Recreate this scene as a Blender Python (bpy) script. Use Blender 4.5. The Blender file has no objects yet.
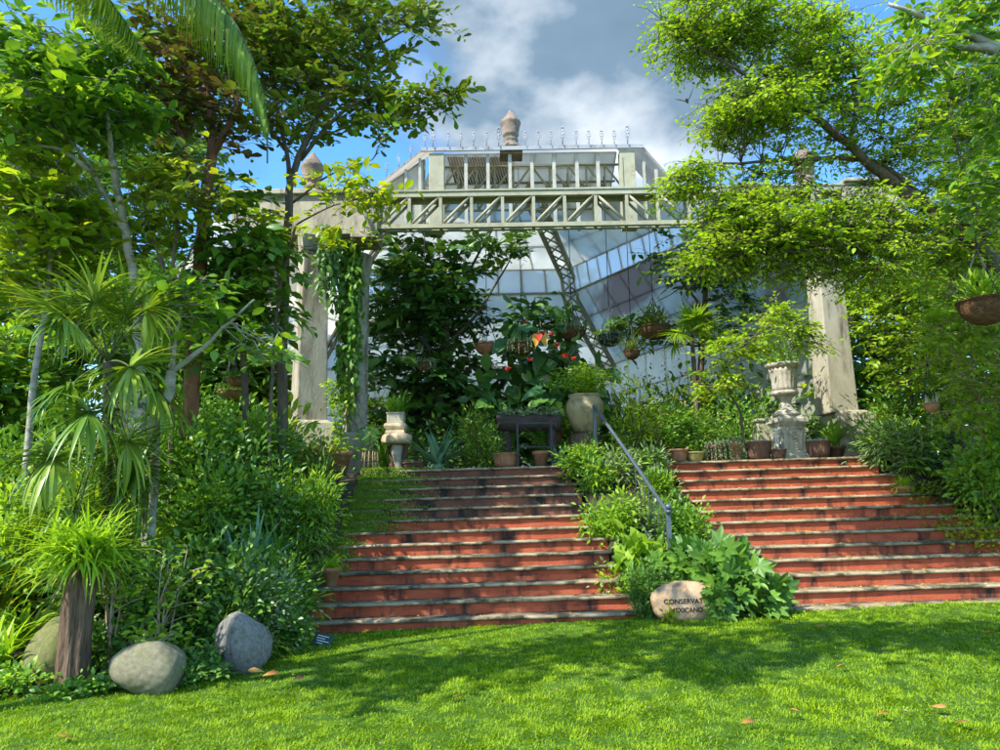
import bpy, bmesh, math, random
import numpy as np
from mathutils import Vector, Matrix
random.seed(7)
RNG = np.random.default_rng(11)
R = math.radians
sc = bpy.context.scene
COL = sc.collection

# ------------------------------------------------------------------ camera
HC, PITCH, ROLL, FPX = 1.47, R(10.0), R(0.9), 750.0
FWD = np.array([0, math.cos(PITCH), math.sin(PITCH)])
UP0 = np.array([0, -math.sin(PITCH), math.cos(PITCH)])
RT0 = np.array([1.0, 0, 0])
UPV = UP0 * math.cos(ROLL) + RT0 * math.sin(ROLL)
RTV = RT0 * math.cos(ROLL) - UP0 * math.sin(ROLL)
CAM = np.array([0, 0, HC])
cd = bpy.data.cameras.new('camera'); cam = bpy.data.objects.new('camera', cd); COL.objects.link(cam)
cd.sensor_width = 36.0; cd.lens = 27.0; cd.clip_start = 0.05; cd.clip_end = 2000
M = Matrix(((RTV[0], UPV[0], -FWD[0], 0), (RTV[1], UPV[1], -FWD[1], 0), (RTV[2], UPV[2], -FWD[2], HC), (0, 0, 0, 1)))
cam.matrix_world = M
sc.camera = cam

def P(px, py, Y):
    "point seen at photograph pixel (px, py) that stands Y metres in front"
    d = FWD + RTV * ((px - 500) / FPX) + UPV * ((375 - py) / FPX)
    return CAM + d * (Y / d[1])
def PXM(Y): return Y * 1.03 / FPX        # metres per pixel out there

# ------------------------------------------------------------------ materials
MATS = {}
def newmat(name):
    m = bpy.data.materials.new(name); m.use_nodes = True
    nt = m.node_tree; nt.nodes.clear()
    out = nt.nodes.new('ShaderNodeOutputMaterial')
    MATS[name] = m
    return m, nt, nt.nodes, nt.links, out
def ramp(nd, stops):
    r = nd.new('ShaderNodeValToRGB'); e = r.color_ramp.elements
    while len(e) < len(stops): e.new(0.5)
    for k, (p, c) in enumerate(stops):
        e[k].position = p; e[k].color = (c[0], c[1], c[2], 1)
    return r
def leafmat(name, dark, light, trans=0.35, rough=0.42, spec=0.35, glow=(1.35, 1.25, 0.5)):
    m, nt, nd, ln, out = newmat(name)
    at = nd.new('ShaderNodeAttribute'); at.attribute_name = 'tone'
    mid = tuple((a + b) / 2 for a, b in zip(dark, light))
    rp = ramp(nd, [(0.0, dark), (0.5, mid), (1.0, light)])
    no = nd.new('ShaderNodeTexNoise'); no.inputs['Scale'].default_value = 2.3; no.inputs['Detail'].default_value = 2
    tc = nd.new('ShaderNodeTexCoord'); ln.new(tc.outputs['Object'], no.inputs['Vector'])
    ad = nd.new('ShaderNodeMath'); ad.operation = 'MULTIPLY_ADD'; ad.inputs[1].default_value = 0.5
    ln.new(no.outputs['Fac'], ad.inputs[0]); 
    sb = nd.new('ShaderNodeMath'); sb.operation = 'SUBTRACT'; sb.inputs[1].default_value = 0.25
    ln.new(at.outputs['Fac'], sb.inputs[0]); ln.new(sb.outputs[0], ad.inputs[2])
    ln.new(ad.outputs[0], rp.inputs['Fac'])
    p = nd.new('ShaderNodeBsdfPrincipled'); p.inputs['Roughness'].default_value = rough
    p.inputs['Specular IOR Level'].default_value = spec
    ln.new(rp.outputs['Color'], p.inputs['Base Color'])
    mx = nd.new('ShaderNodeMix'); mx.data_type = 'RGBA'; mx.blend_type = 'MULTIPLY'; mx.inputs[0].default_value = 1
    ln.new(rp.outputs['Color'], mx.inputs[6]); mx.inputs[7].default_value = (glow[0], glow[1], glow[2], 1)
    tr = nd.new('ShaderNodeBsdfTranslucent'); ln.new(mx.outputs[2], tr.inputs['Color'])
    ms = nd.new('ShaderNodeMixShader'); ms.inputs[0].default_value = trans
    ln.new(p.outputs[0], ms.inputs[1]); ln.new(tr.outputs[0], ms.inputs[2]); ln.new(ms.outputs[0], out.inputs['Surface'])
    return m
def surf(name, stops, scale=4.0, detail=6, stretch=(1, 1, 1), rough=0.8, bump=0.3, bscale=None, spec=0.25, metal=0.0,
         stain=None, stain_scale=1.5, stain_lo=0.52, stain_hi=0.68, stain_stretch=(1, 1, 1), coord='Object', dist=0.02):
    "noise-mottled material; optional second layer of dirt or lichen patches with a shape of their own"
    m, nt, nd, ln, out = newmat(name)
    tc = nd.new('ShaderNodeTexCoord')
    mp = nd.new('ShaderNodeMapping'); mp.inputs['Scale'].default_value = stretch
    ln.new(tc.outputs[coord], mp.inputs['Vector'])
    no = nd.new('ShaderNodeTexNoise'); no.inputs['Scale'].default_value = scale; no.inputs['Detail'].default_value = detail
    no.inputs['Roughness'].default_value = 0.62
    ln.new(mp.outputs[0], no.inputs['Vector'])
    rp = ramp(nd, stops); ln.new(no.outputs['Fac'], rp.inputs['Fac'])
    colour = rp.outputs['Color']
    if stain:
        mp2 = nd.new('ShaderNodeMapping'); mp2.inputs['Scale'].default_value = stain_stretch
        mp2.inputs['Location'].default_value = (3.3, 1.7, 5.1); ln.new(tc.outputs[coord], mp2.inputs['Vector'])
        n2 = nd.new('ShaderNodeTexNoise'); n2.inputs['Scale'].default_value = stain_scale; n2.inputs['Detail'].default_value = 8
        n2.inputs['Roughness'].default_value = 0.66; ln.new(mp2.outputs[0], n2.inputs['Vector'])
        r2 = ramp(nd, [(stain_lo, (0, 0, 0)), (stain_hi, (1, 1, 1))]); ln.new(n2.outputs['Fac'], r2.inputs['Fac'])
        mx = nd.new('ShaderNodeMix'); mx.data_type = 'RGBA'
        ln.new(r2.outputs['Color'], mx.inputs[0]); ln.new(colour, mx.inputs[6]); mx.inputs[7].default_value = (*stain, 1)
        colour = mx.outputs[2]
    p = nd.new('ShaderNodeBsdfPrincipled'); p.inputs['Roughness'].default_value = rough
    p.inputs['Specular IOR Level'].default_value = spec; p.inputs['Metallic'].default_value = metal
    ln.new(colour, p.inputs['Base Color'])
    if bump:
        nb = nd.new('ShaderNodeTexNoise'); nb.inputs['Scale'].default_value = bscale or scale * 5; nb.inputs['Detail'].default_value = 5
        ln.new(mp.outputs[0], nb.inputs['Vector'])
        b = nd.new('ShaderNodeBump'); b.inputs['Strength'].default_value = bump; b.inputs['Distance'].default_value = dist
        ln.new(nb.outputs['Fac'], b.inputs['Height']); ln.new(b.outputs[0], p.inputs['Normal'])
    ln.new(p.outputs[0], out.inputs['Surface'])
    return m

# foliage
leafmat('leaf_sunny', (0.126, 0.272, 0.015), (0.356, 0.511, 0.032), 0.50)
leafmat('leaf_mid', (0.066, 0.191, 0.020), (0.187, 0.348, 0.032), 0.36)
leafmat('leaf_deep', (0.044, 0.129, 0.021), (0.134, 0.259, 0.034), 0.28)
leafmat('leaf_olive', (0.070, 0.123, 0.016), (0.187, 0.257, 0.028), 0.30)
leafmat('leaf_bronze', (0.061, 0.061, 0.023), (0.164, 0.119, 0.043), 0.22)
leafmat('leaf_yellow', (0.180, 0.270, 0.016), (0.415, 0.469, 0.029), 0.50)
leafmat('leaf_lime', (0.181, 0.343, 0.018), (0.396, 0.589, 0.039), 0.50)
leafmat('leaf_blue', (0.069, 0.185, 0.099), (0.200, 0.341, 0.197), 0.15, glow=(1, 1.1, 0.8))
leafmat('leaf_grey', (0.119, 0.188, 0.083), (0.287, 0.360, 0.166), 0.18, glow=(1, 1.1, 0.7))
leafmat('leaf_glossy', (0.039, 0.116, 0.026), (0.107, 0.233, 0.041), 0.2, rough=0.28, spec=0.5)
leafmat('leaf_palm', (0.064, 0.177, 0.019), (0.280, 0.391, 0.049), 0.3, rough=0.35)
leafmat('leaf_dry', (0.13, 0.10, 0.045), (0.32, 0.26, 0.13), 0.3)
leafmat('leaf_fallen', (0.30, 0.13, 0.035), (0.62, 0.36, 0.10), 0.2)
leafmat('leaf_white', (0.45, 0.5, 0.4), (0.7, 0.74, 0.62), 0.2)
leafmat('petal_red', (0.62, 0.035, 0.022), (0.8, 0.11, 0.06), 0.3, glow=(1.2, 0.7, 0.6))
leafmat('petal_gold', (0.6, 0.28, 0.03), (0.72, 0.5, 0.07), 0.3, glow=(1.2, 1, 0.5))
leafmat('petal_violet', (0.25, 0.05, 0.4), (0.45, 0.13, 0.6), 0.3, glow=(1, 0.8, 1.2))
leafmat('grass_blade', (0.10, 0.215, 0.006), (0.35, 0.49, 0.010), 0.40, rough=0.5, spec=0.2, glow=(1.2, 1.2, 0.35))
leafmat('moss_green', (0.108, 0.213, 0.012), (0.231, 0.369, 0.023), 0.3)
# solids
surf('lawn_soil', [(0.3, (0.03, 0.075, 0.008)), (0.7, (0.06, 0.13, 0.012))], 9, bump=0.5)
surf('bed_soil', [(0.3, (0.022, 0.017, 0.010)), (0.7, (0.06, 0.046, 0.026))], 6, bump=0.7, stain=(0.03, 0.05, 0.012), stain_scale=2)
surf('terrace_paving', [(0.3, (0.12, 0.09, 0.065)), (0.7, (0.24, 0.19, 0.14))], 5, bump=0.4, stain=(0.05, 0.06, 0.03))
surf('red_plaster', [(0.28, (0.13, 0.045, 0.026)), (0.46, (0.39, 0.082, 0.034)), (0.62, (0.42, 0.10, 0.043)), (0.78, (0.46, 0.19, 0.10))], 3.2, 8, (1, 1, 2.5), 0.85, 0.35, 30,
     stain=(0.035, 0.022, 0.017), stain_scale=2.6, stain_lo=0.50, stain_hi=0.66, stain_stretch=(1.5, 1, 0.45))
surf('stained_shaded_plaster', [(0.3, (0.07, 0.04, 0.03)), (0.55, (0.19, 0.075, 0.045)), (0.75, (0.36, 0.10, 0.055))], 2.6, 8, (1, 1, 1.2), 0.85, 0.35, 30,
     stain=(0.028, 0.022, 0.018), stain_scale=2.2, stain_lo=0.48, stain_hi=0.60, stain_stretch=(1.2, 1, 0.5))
surf('nosing_stone', [(0.3, (0.19, 0.145, 0.085)), (0.7, (0.42, 0.34, 0.215))], 7, 8, (0.6, 2, 2), 0.85, 0.5, 40,
     stain=(0.055, 0.05, 0.028), stain_scale=3.4, stain_lo=0.47, stain_hi=0.60)
surf('concrete', [(0.3, (0.27, 0.245, 0.18)), (0.7, (0.43, 0.395, 0.30))], 2.2, 8, (1, 1, 0.6), 0.85, 0.25, 30,
     stain=(0.12, 0.105, 0.07), stain_scale=2.1, stain_lo=0.49, stain_hi=0.68, stain_stretch=(2.5, 2.5, 0.5))
surf('cream_steel', [(0.3, (0.26, 0.255, 0.17)), (0.7, (0.38, 0.375, 0.26))], 4, 6, rough=0.6, bump=0.1,
     stain=(0.24, 0.18, 0.10), stain_scale=4, stain_lo=0.58, stain_hi=0.72)
surf('white_steel', [(0.3, (0.29, 0.29, 0.235)), (0.7, (0.42, 0.42, 0.35))], 4, 5, rough=0.5, bump=0.05,
     stain=(0.42, 0.36, 0.28), stain_scale=5, stain_lo=0.6, stain_hi=0.72)
surf('grey_sheet', [(0.3, (0.24, 0.255, 0.27)), (0.7, (0.36, 0.375, 0.39))], 2, 5, (1, 0.4, 1), rough=0.45, bump=0.1, stain=(0.17, 0.16, 0.15), stain_scale=2.5)
surf('brown_sheet', [(0.3, (0.20, 0.16, 0.12)), (0.7, (0.36, 0.31, 0.24))], 3, 6, (1, 0.4, 1), rough=0.7, bump=0.1)
surf('stone_urn', [(0.3, (0.30, 0.27, 0.215)), (0.7, (0.47, 0.43, 0.36))], 7, 7, rough=0.9, bump=0.4, stain=(0.13, 0.12, 0.085), stain_scale=5, stain_lo=0.52, stain_hi=0.7)
surf('stone_pinnacle', [(0.3, (0.14, 0.11, 0.08)), (0.7, (0.27, 0.21, 0.16))], 6, 7, rough=0.9, bump=0.4, stain=(0.11, 0.095, 0.075), stain_scale=4)
surf('boulder_grey', [(0.3, (0.12, 0.118, 0.10)), (0.7, (0.25, 0.245, 0.22))], 9, 8, rough=0.9, bump=0.6, bscale=45, stain=(0.10, 0.105, 0.07), stain_scale=3.5)
surf('boulder_tan', [(0.3, (0.13, 0.12, 0.07)), (0.7, (0.24, 0.225, 0.145))], 8, 8, rough=0.9, bump=0.6, bscale=45, stain=(0.15, 0.165, 0.06), stain_scale=3)
surf('boulder_mossy', [(0.3, (0.11, 0.11, 0.04)), (0.7, (0.21, 0.205, 0.085))], 7, 8, rough=0.95, bump=0.6, bscale=40, stain=(0.10, 0.14, 0.022), stain_scale=2.5, stain_lo=0.45)
surf('marker_stone', [(0.3, (0.34, 0.22, 0.12)), (0.7, (0.52, 0.38, 0.24))], 5, 7, rough=0.85, bump=0.4, stain=(0.22, 0.14, 0.08), stain_scale=4)
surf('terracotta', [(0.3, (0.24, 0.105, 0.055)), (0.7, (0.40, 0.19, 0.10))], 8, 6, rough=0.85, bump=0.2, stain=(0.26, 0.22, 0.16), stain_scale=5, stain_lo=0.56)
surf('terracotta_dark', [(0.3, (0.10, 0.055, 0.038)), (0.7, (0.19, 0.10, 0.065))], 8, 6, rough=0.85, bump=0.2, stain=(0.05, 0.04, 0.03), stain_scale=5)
surf('olive_pot', [(0.3, (0.20, 0.17, 0.055)), (0.7, (0.30, 0.26, 0.09))], 6, 6, rough=0.7, bump=0.2, stain=(0.10, 0.09, 0.04), stain_scale=4)
surf('ochre_jar', [(0.3, (0.25, 0.19, 0.085)), (0.7, (0.40, 0.32, 0.165))], 3.5, 7, rough=0.7, bump=0.2, stain=(0.12, 0.095, 0.05), stain_scale=3)
surf('barrel_wood', [(0.3, (0.095, 0.05, 0.035)), (0.7, (0.19, 0.105, 0.07))], 6, 6, (6, 6, 0.6), rough=0.8, bump=0.4)
surf('coir', [(0.3, (0.06, 0.03, 0.014)), (0.7, (0.16, 0.085, 0.04))], 16, 6, (1, 1, 3), rough=0.95, bump=0.9, bscale=60)
surf('bark_pale', [(0.3, (0.22, 0.20, 0.165)), (0.7, (0.42, 0.40, 0.345))], 5, 7, (1, 1, 3), rough=0.9, bump=0.5, bscale=30, stain=(0.12, 0.115, 0.08), stain_scale=4)
surf('bark_red', [(0.3, (0.10, 0.042, 0.024)), (0.7, (0.26, 0.12, 0.06))], 6, 7, (2, 2, 0.6), rough=0.9, bump=0.7, bscale=25)
surf('bark_brown', [(0.3, (0.055, 0.042, 0.03)), (0.7, (0.16, 0.125, 0.085))], 7, 7, (2, 2, 0.6), rough=0.9, bump=0.7, bscale=25, stain=(0.08, 0.09, 0.05), stain_scale=3)
surf('bark_stump', [(0.3, (0.06, 0.036, 0.022)), (0.7, (0.20, 0.135, 0.085))], 7, 8, (4, 4, 0.5), rough=0.95, bump=1.0, bscale=14, dist=0.04)
surf('stem_green', [(0.3, (0.05, 0.08, 0.02)), (0.7, (0.12, 0.14, 0.045))], 8, rough=0.7, bump=0.1)
surf('dry_twig', [(0.3, (0.20, 0.14, 0.09)), (0.7, (0.42, 0.33, 0.22))], 9, rough=0.9, bump=0.2)
surf('dead_white', [(0.3, (0.42, 0.40, 0.34)), (0.7, (0.66, 0.64, 0.56))], 9, rough=0.9, bump=0.2)
surf('rail_paint', [(0.3, (0.045, 0.065, 0.08)), (0.7, (0.085, 0.11, 0.13))], 7, rough=0.35, bump=0.06, spec=0.5)
surf('black_iron', [(0.3, (0.018, 0.022, 0.022)), (0.7, (0.045, 0.05, 0.052))], 7, rough=0.5, bump=0.1)
surf('lettering_black', [(0.3, (0.012, 0.010, 0.009)), (0.7, (0.03, 0.024, 0.02))], 20, rough=0.8, bump=0)
surf('sign_green', [(0.3, (0.014, 0.05, 0.042)), (0.7, (0.03, 0.075, 0.06))], 8, rough=0.4, bump=0)
surf('sign_white', [(0.3, (0.6, 0.6, 0.58)), (0.7, (0.72, 0.72, 0.7))], 8, rough=0.6, bump=0)
surf('sandstone', [(0.3, (0.38, 0.29, 0.17)), (0.7, (0.56, 0.46, 0.30))], 7, 7, rough=0.9, bump=0.6, bscale=30, stain=(0.26, 0.19, 0.11), stain_scale=4)
surf('bird_feather', [(0.3, (0.06, 0.055, 0.05)), (0.7, (0.16, 0.145, 0.13))], 25, rough=0.8, bump=0)
surf('rock_wall', [(0.3, (0.17, 0.14, 0.105)), (0.7, (0.36, 0.31, 0.245))], 5, 8, rough=0.9, bump=0.6, bscale=25, stain=(0.09, 0.10, 0.045), stain_scale=2.5)
surf('pebble', [(0.3, (0.28, 0.26, 0.27)), (0.7, (0.5, 0.48, 0.5))], 18, rough=0.9, bump=0.3)
surf('dark_wood', [(0.3, (0.03, 0.022, 0.017)), (0.7, (0.085, 0.062, 0.045))], 6, 7, (0.5, 4, 4), rough=0.8, bump=0.5)

def glassmat(name, stops, scale, transp=0.12, stain=None, slo=0.5, shi=0.62):
    m, nt, nd, ln, out = newmat(name)
    tc = nd.new('ShaderNodeTexCoord'); mp = nd.new('ShaderNodeMapping'); mp.inputs['Scale'].default_value = scale
    ln.new(tc.outputs['Object'], mp.inputs['Vector'])
    no = nd.new('ShaderNodeTexNoise'); no.inputs['Scale'].default_value = 1.0; no.inputs['Detail'].default_value = 6
    ln.new(mp.outputs[0], no.inputs['Vector'])
    rp = ramp(nd, stops); ln.new(no.outputs['Fac'], rp.inputs['Fac'])
    colour = rp.outputs['Color']
    if stain:
        n2 = nd.new('ShaderNodeTexNoise'); n2.inputs['Scale'].default_value = 0.55; n2.inputs['Detail'].default_value = 4
        ln.new(mp.outputs[0], n2.inputs['Vector'])
        r2 = ramp(nd, [(slo, (0, 0, 0)), (shi, (1, 1, 1))]); ln.new(n2.outputs['Fac'], r2.inputs['Fac'])
        mx = nd.new('ShaderNodeMix'); mx.data_type = 'RGBA'; ln.new(r2.outputs['Color'], mx.inputs[0])
        ln.new(colour, mx.inputs[6]); mx.inputs[7].default_value = (*stain, 1); colour = mx.outputs[2]
    p = nd.new('ShaderNodeBsdfPrincipled'); p.inputs['Roughness'].default_value = 0.55; p.inputs['Specular IOR Level'].default_value = 0.2; ln.new(colour, p.inputs['Base Color'])
    tr = nd.new('ShaderNodeBsdfTranslucent'); ln.new(colour, tr.inputs['Color'])
    ms = nd.new('ShaderNodeMixShader'); ms.inputs[0].default_value = 0.72; ln.new(p.outputs[0], ms.inputs[1]); ln.new(tr.outputs[0], ms.inputs[2])
    tp = nd.new('ShaderNodeBsdfTransparent'); m2 = nd.new('ShaderNodeMixShader'); m2.inputs[0].default_value = transp
    ln.new(ms.outputs[0], m2.inputs[1]); ln.new(tp.outputs[0], m2.inputs[2]); ln.new(m2.outputs[0], out.inputs['Surface'])
    return m
glassmat('milky_glass', [(0.3, (0.60, 0.61, 0.54)), (0.7, (0.82, 0.81, 0.72))], (1.4, 1.4, 0.7), 0.14)
glassmat('stained_glass_sheet', [(0.3, (0.48, 0.49, 0.44)), (0.7, (0.70, 0.70, 0.63))], (2.4, 0.45, 1.0), 0.10, stain=(0.42, 0.33, 0.28), slo=0.52, shi=0.60)
glassmat('roof_sheet', [(0.3, (0.44, 0.41, 0.36)), (0.7, (0.62, 0.59, 0.53))], (1, 1, 1), 0.05)
glassmat('clear_pane', [(0.3, (0.7, 0.76, 0.8)), (0.7, (0.8, 0.84, 0.88))], (1, 1, 1), 0.42)

# ------------------------------------------------------------------ mesh collector
def nrm(v):
    v = np.asarray(v, float); return v / np.maximum(np.linalg.norm(v, axis=-1, keepdims=True), 1e-9)
class NM:
    def __init__(s): s.V = []; s.L = []; s.S = []; s.MI = []; s.T = []; s.n = 0; s.SM = []
    def add(s, V, loops, sizes, mat=0, tone=0.5, smooth=True):
        V = np.asarray(V, float).reshape(-1, 3); sizes = np.asarray(sizes, int)
        s.V.append(V); s.L.append(np.asarray(loops, int).ravel() + s.n); s.S.append(sizes)
        s.MI.append(np.full(len(sizes), mat)); s.SM.append(np.full(len(sizes), smooth))
        s.T.append(np.broadcast_to(np.asarray(tone, float), (len(V),)).copy()); s.n += len(V)
        return s
    def box(s, lo, hi, mat=0, rz=0.0, about=None):
        x0, y0, z0 = lo; x1, y1, z1 = hi
        V = np.array([(x0, y0, z0), (x1, y0, z0), (x1, y1, z0), (x0, y1, z0), (x0, y0, z1), (x1, y0, z1), (x1, y1, z1), (x0, y1, z1)], float)
        if rz:
            c = np.array(about if about is not None else ((x0 + x1) / 2, (y0 + y1) / 2, 0.0)); a = V - c
            V = np.stack([a[:, 0] * math.cos(rz) - a[:, 1] * math.sin(rz), a[:, 0] * math.sin(rz) + a[:, 1] * math.cos(rz), a[:, 2]], 1) + c
        return s.add(V, [3, 2, 1, 0, 4, 5, 6, 7, 0, 1, 5, 4, 1, 2, 6, 5, 2, 3, 7, 6, 3, 0, 4, 7], [4] * 6, mat, smooth=False)
    def frustum(s, c, wx0, wy0, z0, wx1, wy1, z1, mat=0, rz=0.0):
        V = np.array([(-wx0, -wy0, z0), (wx0, -wy0, z0), (wx0, wy0, z0), (-wx0, wy0, z0), (-wx1, -wy1, z1), (wx1, -wy1, z1), (wx1, wy1, z1), (-wx1, wy1, z1)], float)
        V = np.stack([V[:, 0] * math.cos(rz) - V[:, 1] * math.sin(rz) + c[0], V[:, 0] * math.sin(rz) + V[:, 1] * math.cos(rz) + c[1], V[:, 2]], 1)
        return s.add(V, [3, 2, 1, 0, 4, 5, 6, 7, 0, 1, 5, 4, 1, 2, 6, 5, 2, 3, 7, 6, 3, 0, 4, 7], [4] * 6, mat, smooth=False)
    def tube(s, pts, rad, sides=7, mat=0, tone=0.5, ell=1.0):
        p = np.asarray(pts, float); k = len(p); r = np.broadcast_to(np.asarray(rad, float), (k,))
        t = nrm(np.gradient(p, axis=0))
        a = np.array([0.0, 0, 1]) if abs(t[0][2]) < 0.9 else np.array([1.0, 0, 0])
        u = nrm(np.cross(t, a)); w = np.cross(u, t)
        for i in range(1, k):      # keep the frame from flipping
            if np.dot(u[i], u[i - 1]) < 0: u[i] = -u[i]; w[i] = -w[i]
        an = np.linspace(0, 2 * math.pi, sides, endpoint=False)
        V = p[:, None] + r[:, None, None] * (np.cos(an)[None, :, None] * u[:, None] * ell + np.sin(an)[None, :, None] * w[:, None])
        i, j = np.meshgrid(np.arange(k - 1), np.arange(sides), indexing='ij'); jn = (j + 1) % sides
        q = np.stack([i * sides + j, i * sides + jn, (i + 1) * sides + jn, (i + 1) * sides + j], -1).reshape(-1, 4)
        loops = np.concatenate([q.ravel(), np.arange(sides)[::-1], (k - 1) * sides + np.arange(sides)])
        return s.add(V.reshape(-1, 3), loops, [4] * len(q) + [sides, sides], mat, tone)
    def lathe(s, prof, c=(0, 0, 0), sides=24, mat=0, wob=0.0, flute=0.0, nf=16):
        pr = np.asarray(prof, float); k = len(pr); an = np.linspace(0, 2 * math.pi, sides, endpoint=False)
        rr = pr[:, 0][:, None] * (1 + flute * np.cos(an * nf)[None] + wob * np.sin(an * 3 + pr[:, 1][:, None] * 9))
        V = np.stack([c[0] + rr * np.cos(an), c[1] + rr * np.sin(an), c[2] + np.repeat(pr[:, 1][:, None], sides, 1)], -1)
        i, j = np.meshgrid(np.arange(k - 1), np.arange(sides), indexing='ij'); jn = (j + 1) % sides
        q = np.stack([i * sides + j, i * sides + jn, (i + 1) * sides + jn, (i + 1) * sides + j], -1).reshape(-1, 4)
        loops = np.concatenate([q.ravel(), np.arange(sides)[::-1], (k - 1) * sides + np.arange(sides)])
        return s.add(V.reshape(-1, 3), loops, [4] * len(q) + [sides, sides], mat)
    def leaves(s, tmpl, pos, d, n, L, W, mat=0, tone=None):
        tv, tf = TEMPL[tmpl]; N = len(pos)
        if N == 0: return s
        y = nrm(d); x = nrm(np.cross(y, n)); z = np.cross(x, y)
        L = np.broadcast_to(np.asarray(L, float), (N,)); W = np.broadcast_to(np.asarray(W, float), (N,))
        V = (pos[:, None] + x[:, None] * (tv[None, :, 0] * W[:, None])[..., None] + y[:, None] * (tv[None, :, 1] * L[:, None])[..., None]
             + z[:, None] * (tv[None, :, 2] * L[:, None])[..., None])
        k = len(tv); fl = np.concatenate([np.asarray(f) for f in tf]); fs = np.array([len(f) for f in tf])
        loops = (np.arange(N) * k)[:, None] + fl[None]
        if tone is None: tone = RNG.random(N)
        return s.add(V.reshape(-1, 3), loops.ravel(), np.tile(fs, N), mat, np.repeat(np.broadcast_to(np.asarray(tone, float), (N,)), k), smooth=(k > 5))
    def straps(s, base, az, el, L, W, droop, seg=5, mat=0, tone=None, taper=1.0, fold=0.0, basew=0.6):
        N = len(base); base = np.asarray(base, float)
        b = lambda a: np.broadcast_to(np.asarray(a, float), (N,))
        az, el, L, W, droop = b(az), b(el), b(L), b(W), b(droop)
        pos = base.copy(); C = [pos.copy()]; e = el.copy()
        for k in range(seg):
            dv = np.stack([np.cos(e) * np.cos(az), np.cos(e) * np.sin(az), np.sin(e)], 1)
            pos = pos + dv * (L / seg)[:, None]; C.append(pos.copy()); e = e - droop / seg
        side = np.stack([-np.sin(az), np.cos(az), np.zeros(N)], 1)
        rows = []
        for k in range(seg + 1):
            f = k / seg; w = W * 0.5 * (basew + (1 - basew) * min(1, f * 4)) * (1 - f ** 2.2 * taper) * (1 if k < seg else 0.15)
            if fold:
                rows += [C[k] - side * w[:, None] + np.array([0, 0, fold]) * w[:, None], C[k], C[k] + side * w[:, None] + np.array([0, 0, fold]) * w[:, None]]
            else:
                rows += [C[k] - side * w[:, None], C[k] + side * w[:, None]]
        m = 3 if fold else 2
        V = np.stack(rows, 1); kk = m * (seg + 1); F = []
        for k in range(seg):
            for c in range(m - 1): F += [k * m + c, k * m + c + 1, (k + 1) * m + c + 1, (k + 1) * m + c]
        loops = (np.arange(N) * kk)[:, None] + np.array(F)[None]
        if tone is None: tone = RNG.random(N)
        return s.add(V.reshape(-1, 3), loops.ravel(), [4] * (seg * (m - 1) * N), mat, np.repeat(np.broadcast_to(np.asarray(tone, float), (N,)), kk))
    def build(s, name, mats, parent=None, bevel=0.0, sub=0):
        me = bpy.data.meshes.new(name)
        if s.n:
            V = np.concatenate(s.V); Lp = np.concatenate(s.L); S = np.concatenate(s.S)
            me.vertices.add(len(V)); me.vertices.foreach_set('co', V.ravel().astype(np.float32))
            me.loops.add(len(Lp)); me.loops.foreach_set('vertex_index', Lp.astype(np.int32))
            me.polygons.add(len(S)); st = np.concatenate([[0], np.cumsum(S)[:-1]])
            me.polygons.foreach_set('loop_start', st.astype(np.int32)); me.polygons.foreach_set('loop_total', S.astype(np.int32))
            me.polygons.foreach_set('material_index', np.concatenate(s.MI).astype(np.int32))
            me.polygons.foreach_set('use_smooth', np.concatenate(s.SM))
            a = me.attributes.new('tone', 'FLOAT', 'POINT'); a.data.foreach_set('value', np.concatenate(s.T).astype(np.float32))
            me.update(calc_edges=True); me.validate()
        for m in (mats if isinstance(mats, (list, tuple)) else [mats]): me.materials.append(MATS[m])
        o = bpy.data.objects.new(name, me); COL.objects.link(o)
        if parent is not None: o.parent = parent
        if bevel:
            b = o.modifiers.new('bevel', 'BEVEL'); b.width = bevel; b.segments = 2; b.limit_method = 'ANGLE'; b.angle_limit = R(40)
        return o

def tmpl(v, f): return np.array(v, float), f
TEMPL = {
    'rhomb': tmpl([(0, 0, 0), (-.5, .45, .08), (0, 1, -.06), (.5, .45, .08)], [(0, 3, 2), (0, 2, 1)]),
    'oval': tmpl([(0, 0, 0), (-.44, .3, .06), (-.46, .62, .05), (0, 1, -.12), (.46, .62, .05), (.44, .3, .06), (0, .32, 0), (0, .66, -.02)],
                 [(0, 6, 1), (1, 6, 7, 2), (2, 7, 3), (0, 5, 6), (5, 4, 7, 6), (4, 3, 7)]),
    'obov': tmpl([(0, 0, 0), (-.3, .35, .05), (-.5, .72, .06), (-.2, .97, .0), (.2, .97, .0), (.5, .72, .06), (.3, .35, .05), (0, .5, -.02)],
                 [(0, 7, 1), (1, 7, 2), (2, 7, 3), (3, 7, 4), (4, 7, 5), (5, 7, 6), (6, 7, 0)]),
    'lance': tmpl([(0, 0, 0), (-.5, .3, .05), (-.4, .65, .03), (0, 1, -.14), (.4, .65, .03), (.5, .3, .05)], [(0, 5, 4, 3), (0, 3, 2, 1)]),
    'heart': tmpl([(0, .12, 0), (-.28, -.1, .03), (-.5, .12, .07), (-.46, .4, .08), (-.25, .72, .03), (0, 1, -.14), (.25, .72, .03), (.46, .4, .08), (.5, .12, .07), (.28, -.1, .03), (0, .5, -.02)],
                  [(0, 10, 2, 1), (2, 10, 3), (3, 10, 4), (4, 10, 5), (5, 10, 6), (6, 10, 7), (7, 10, 8), (8, 10, 0, 9)]),
}
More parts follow.
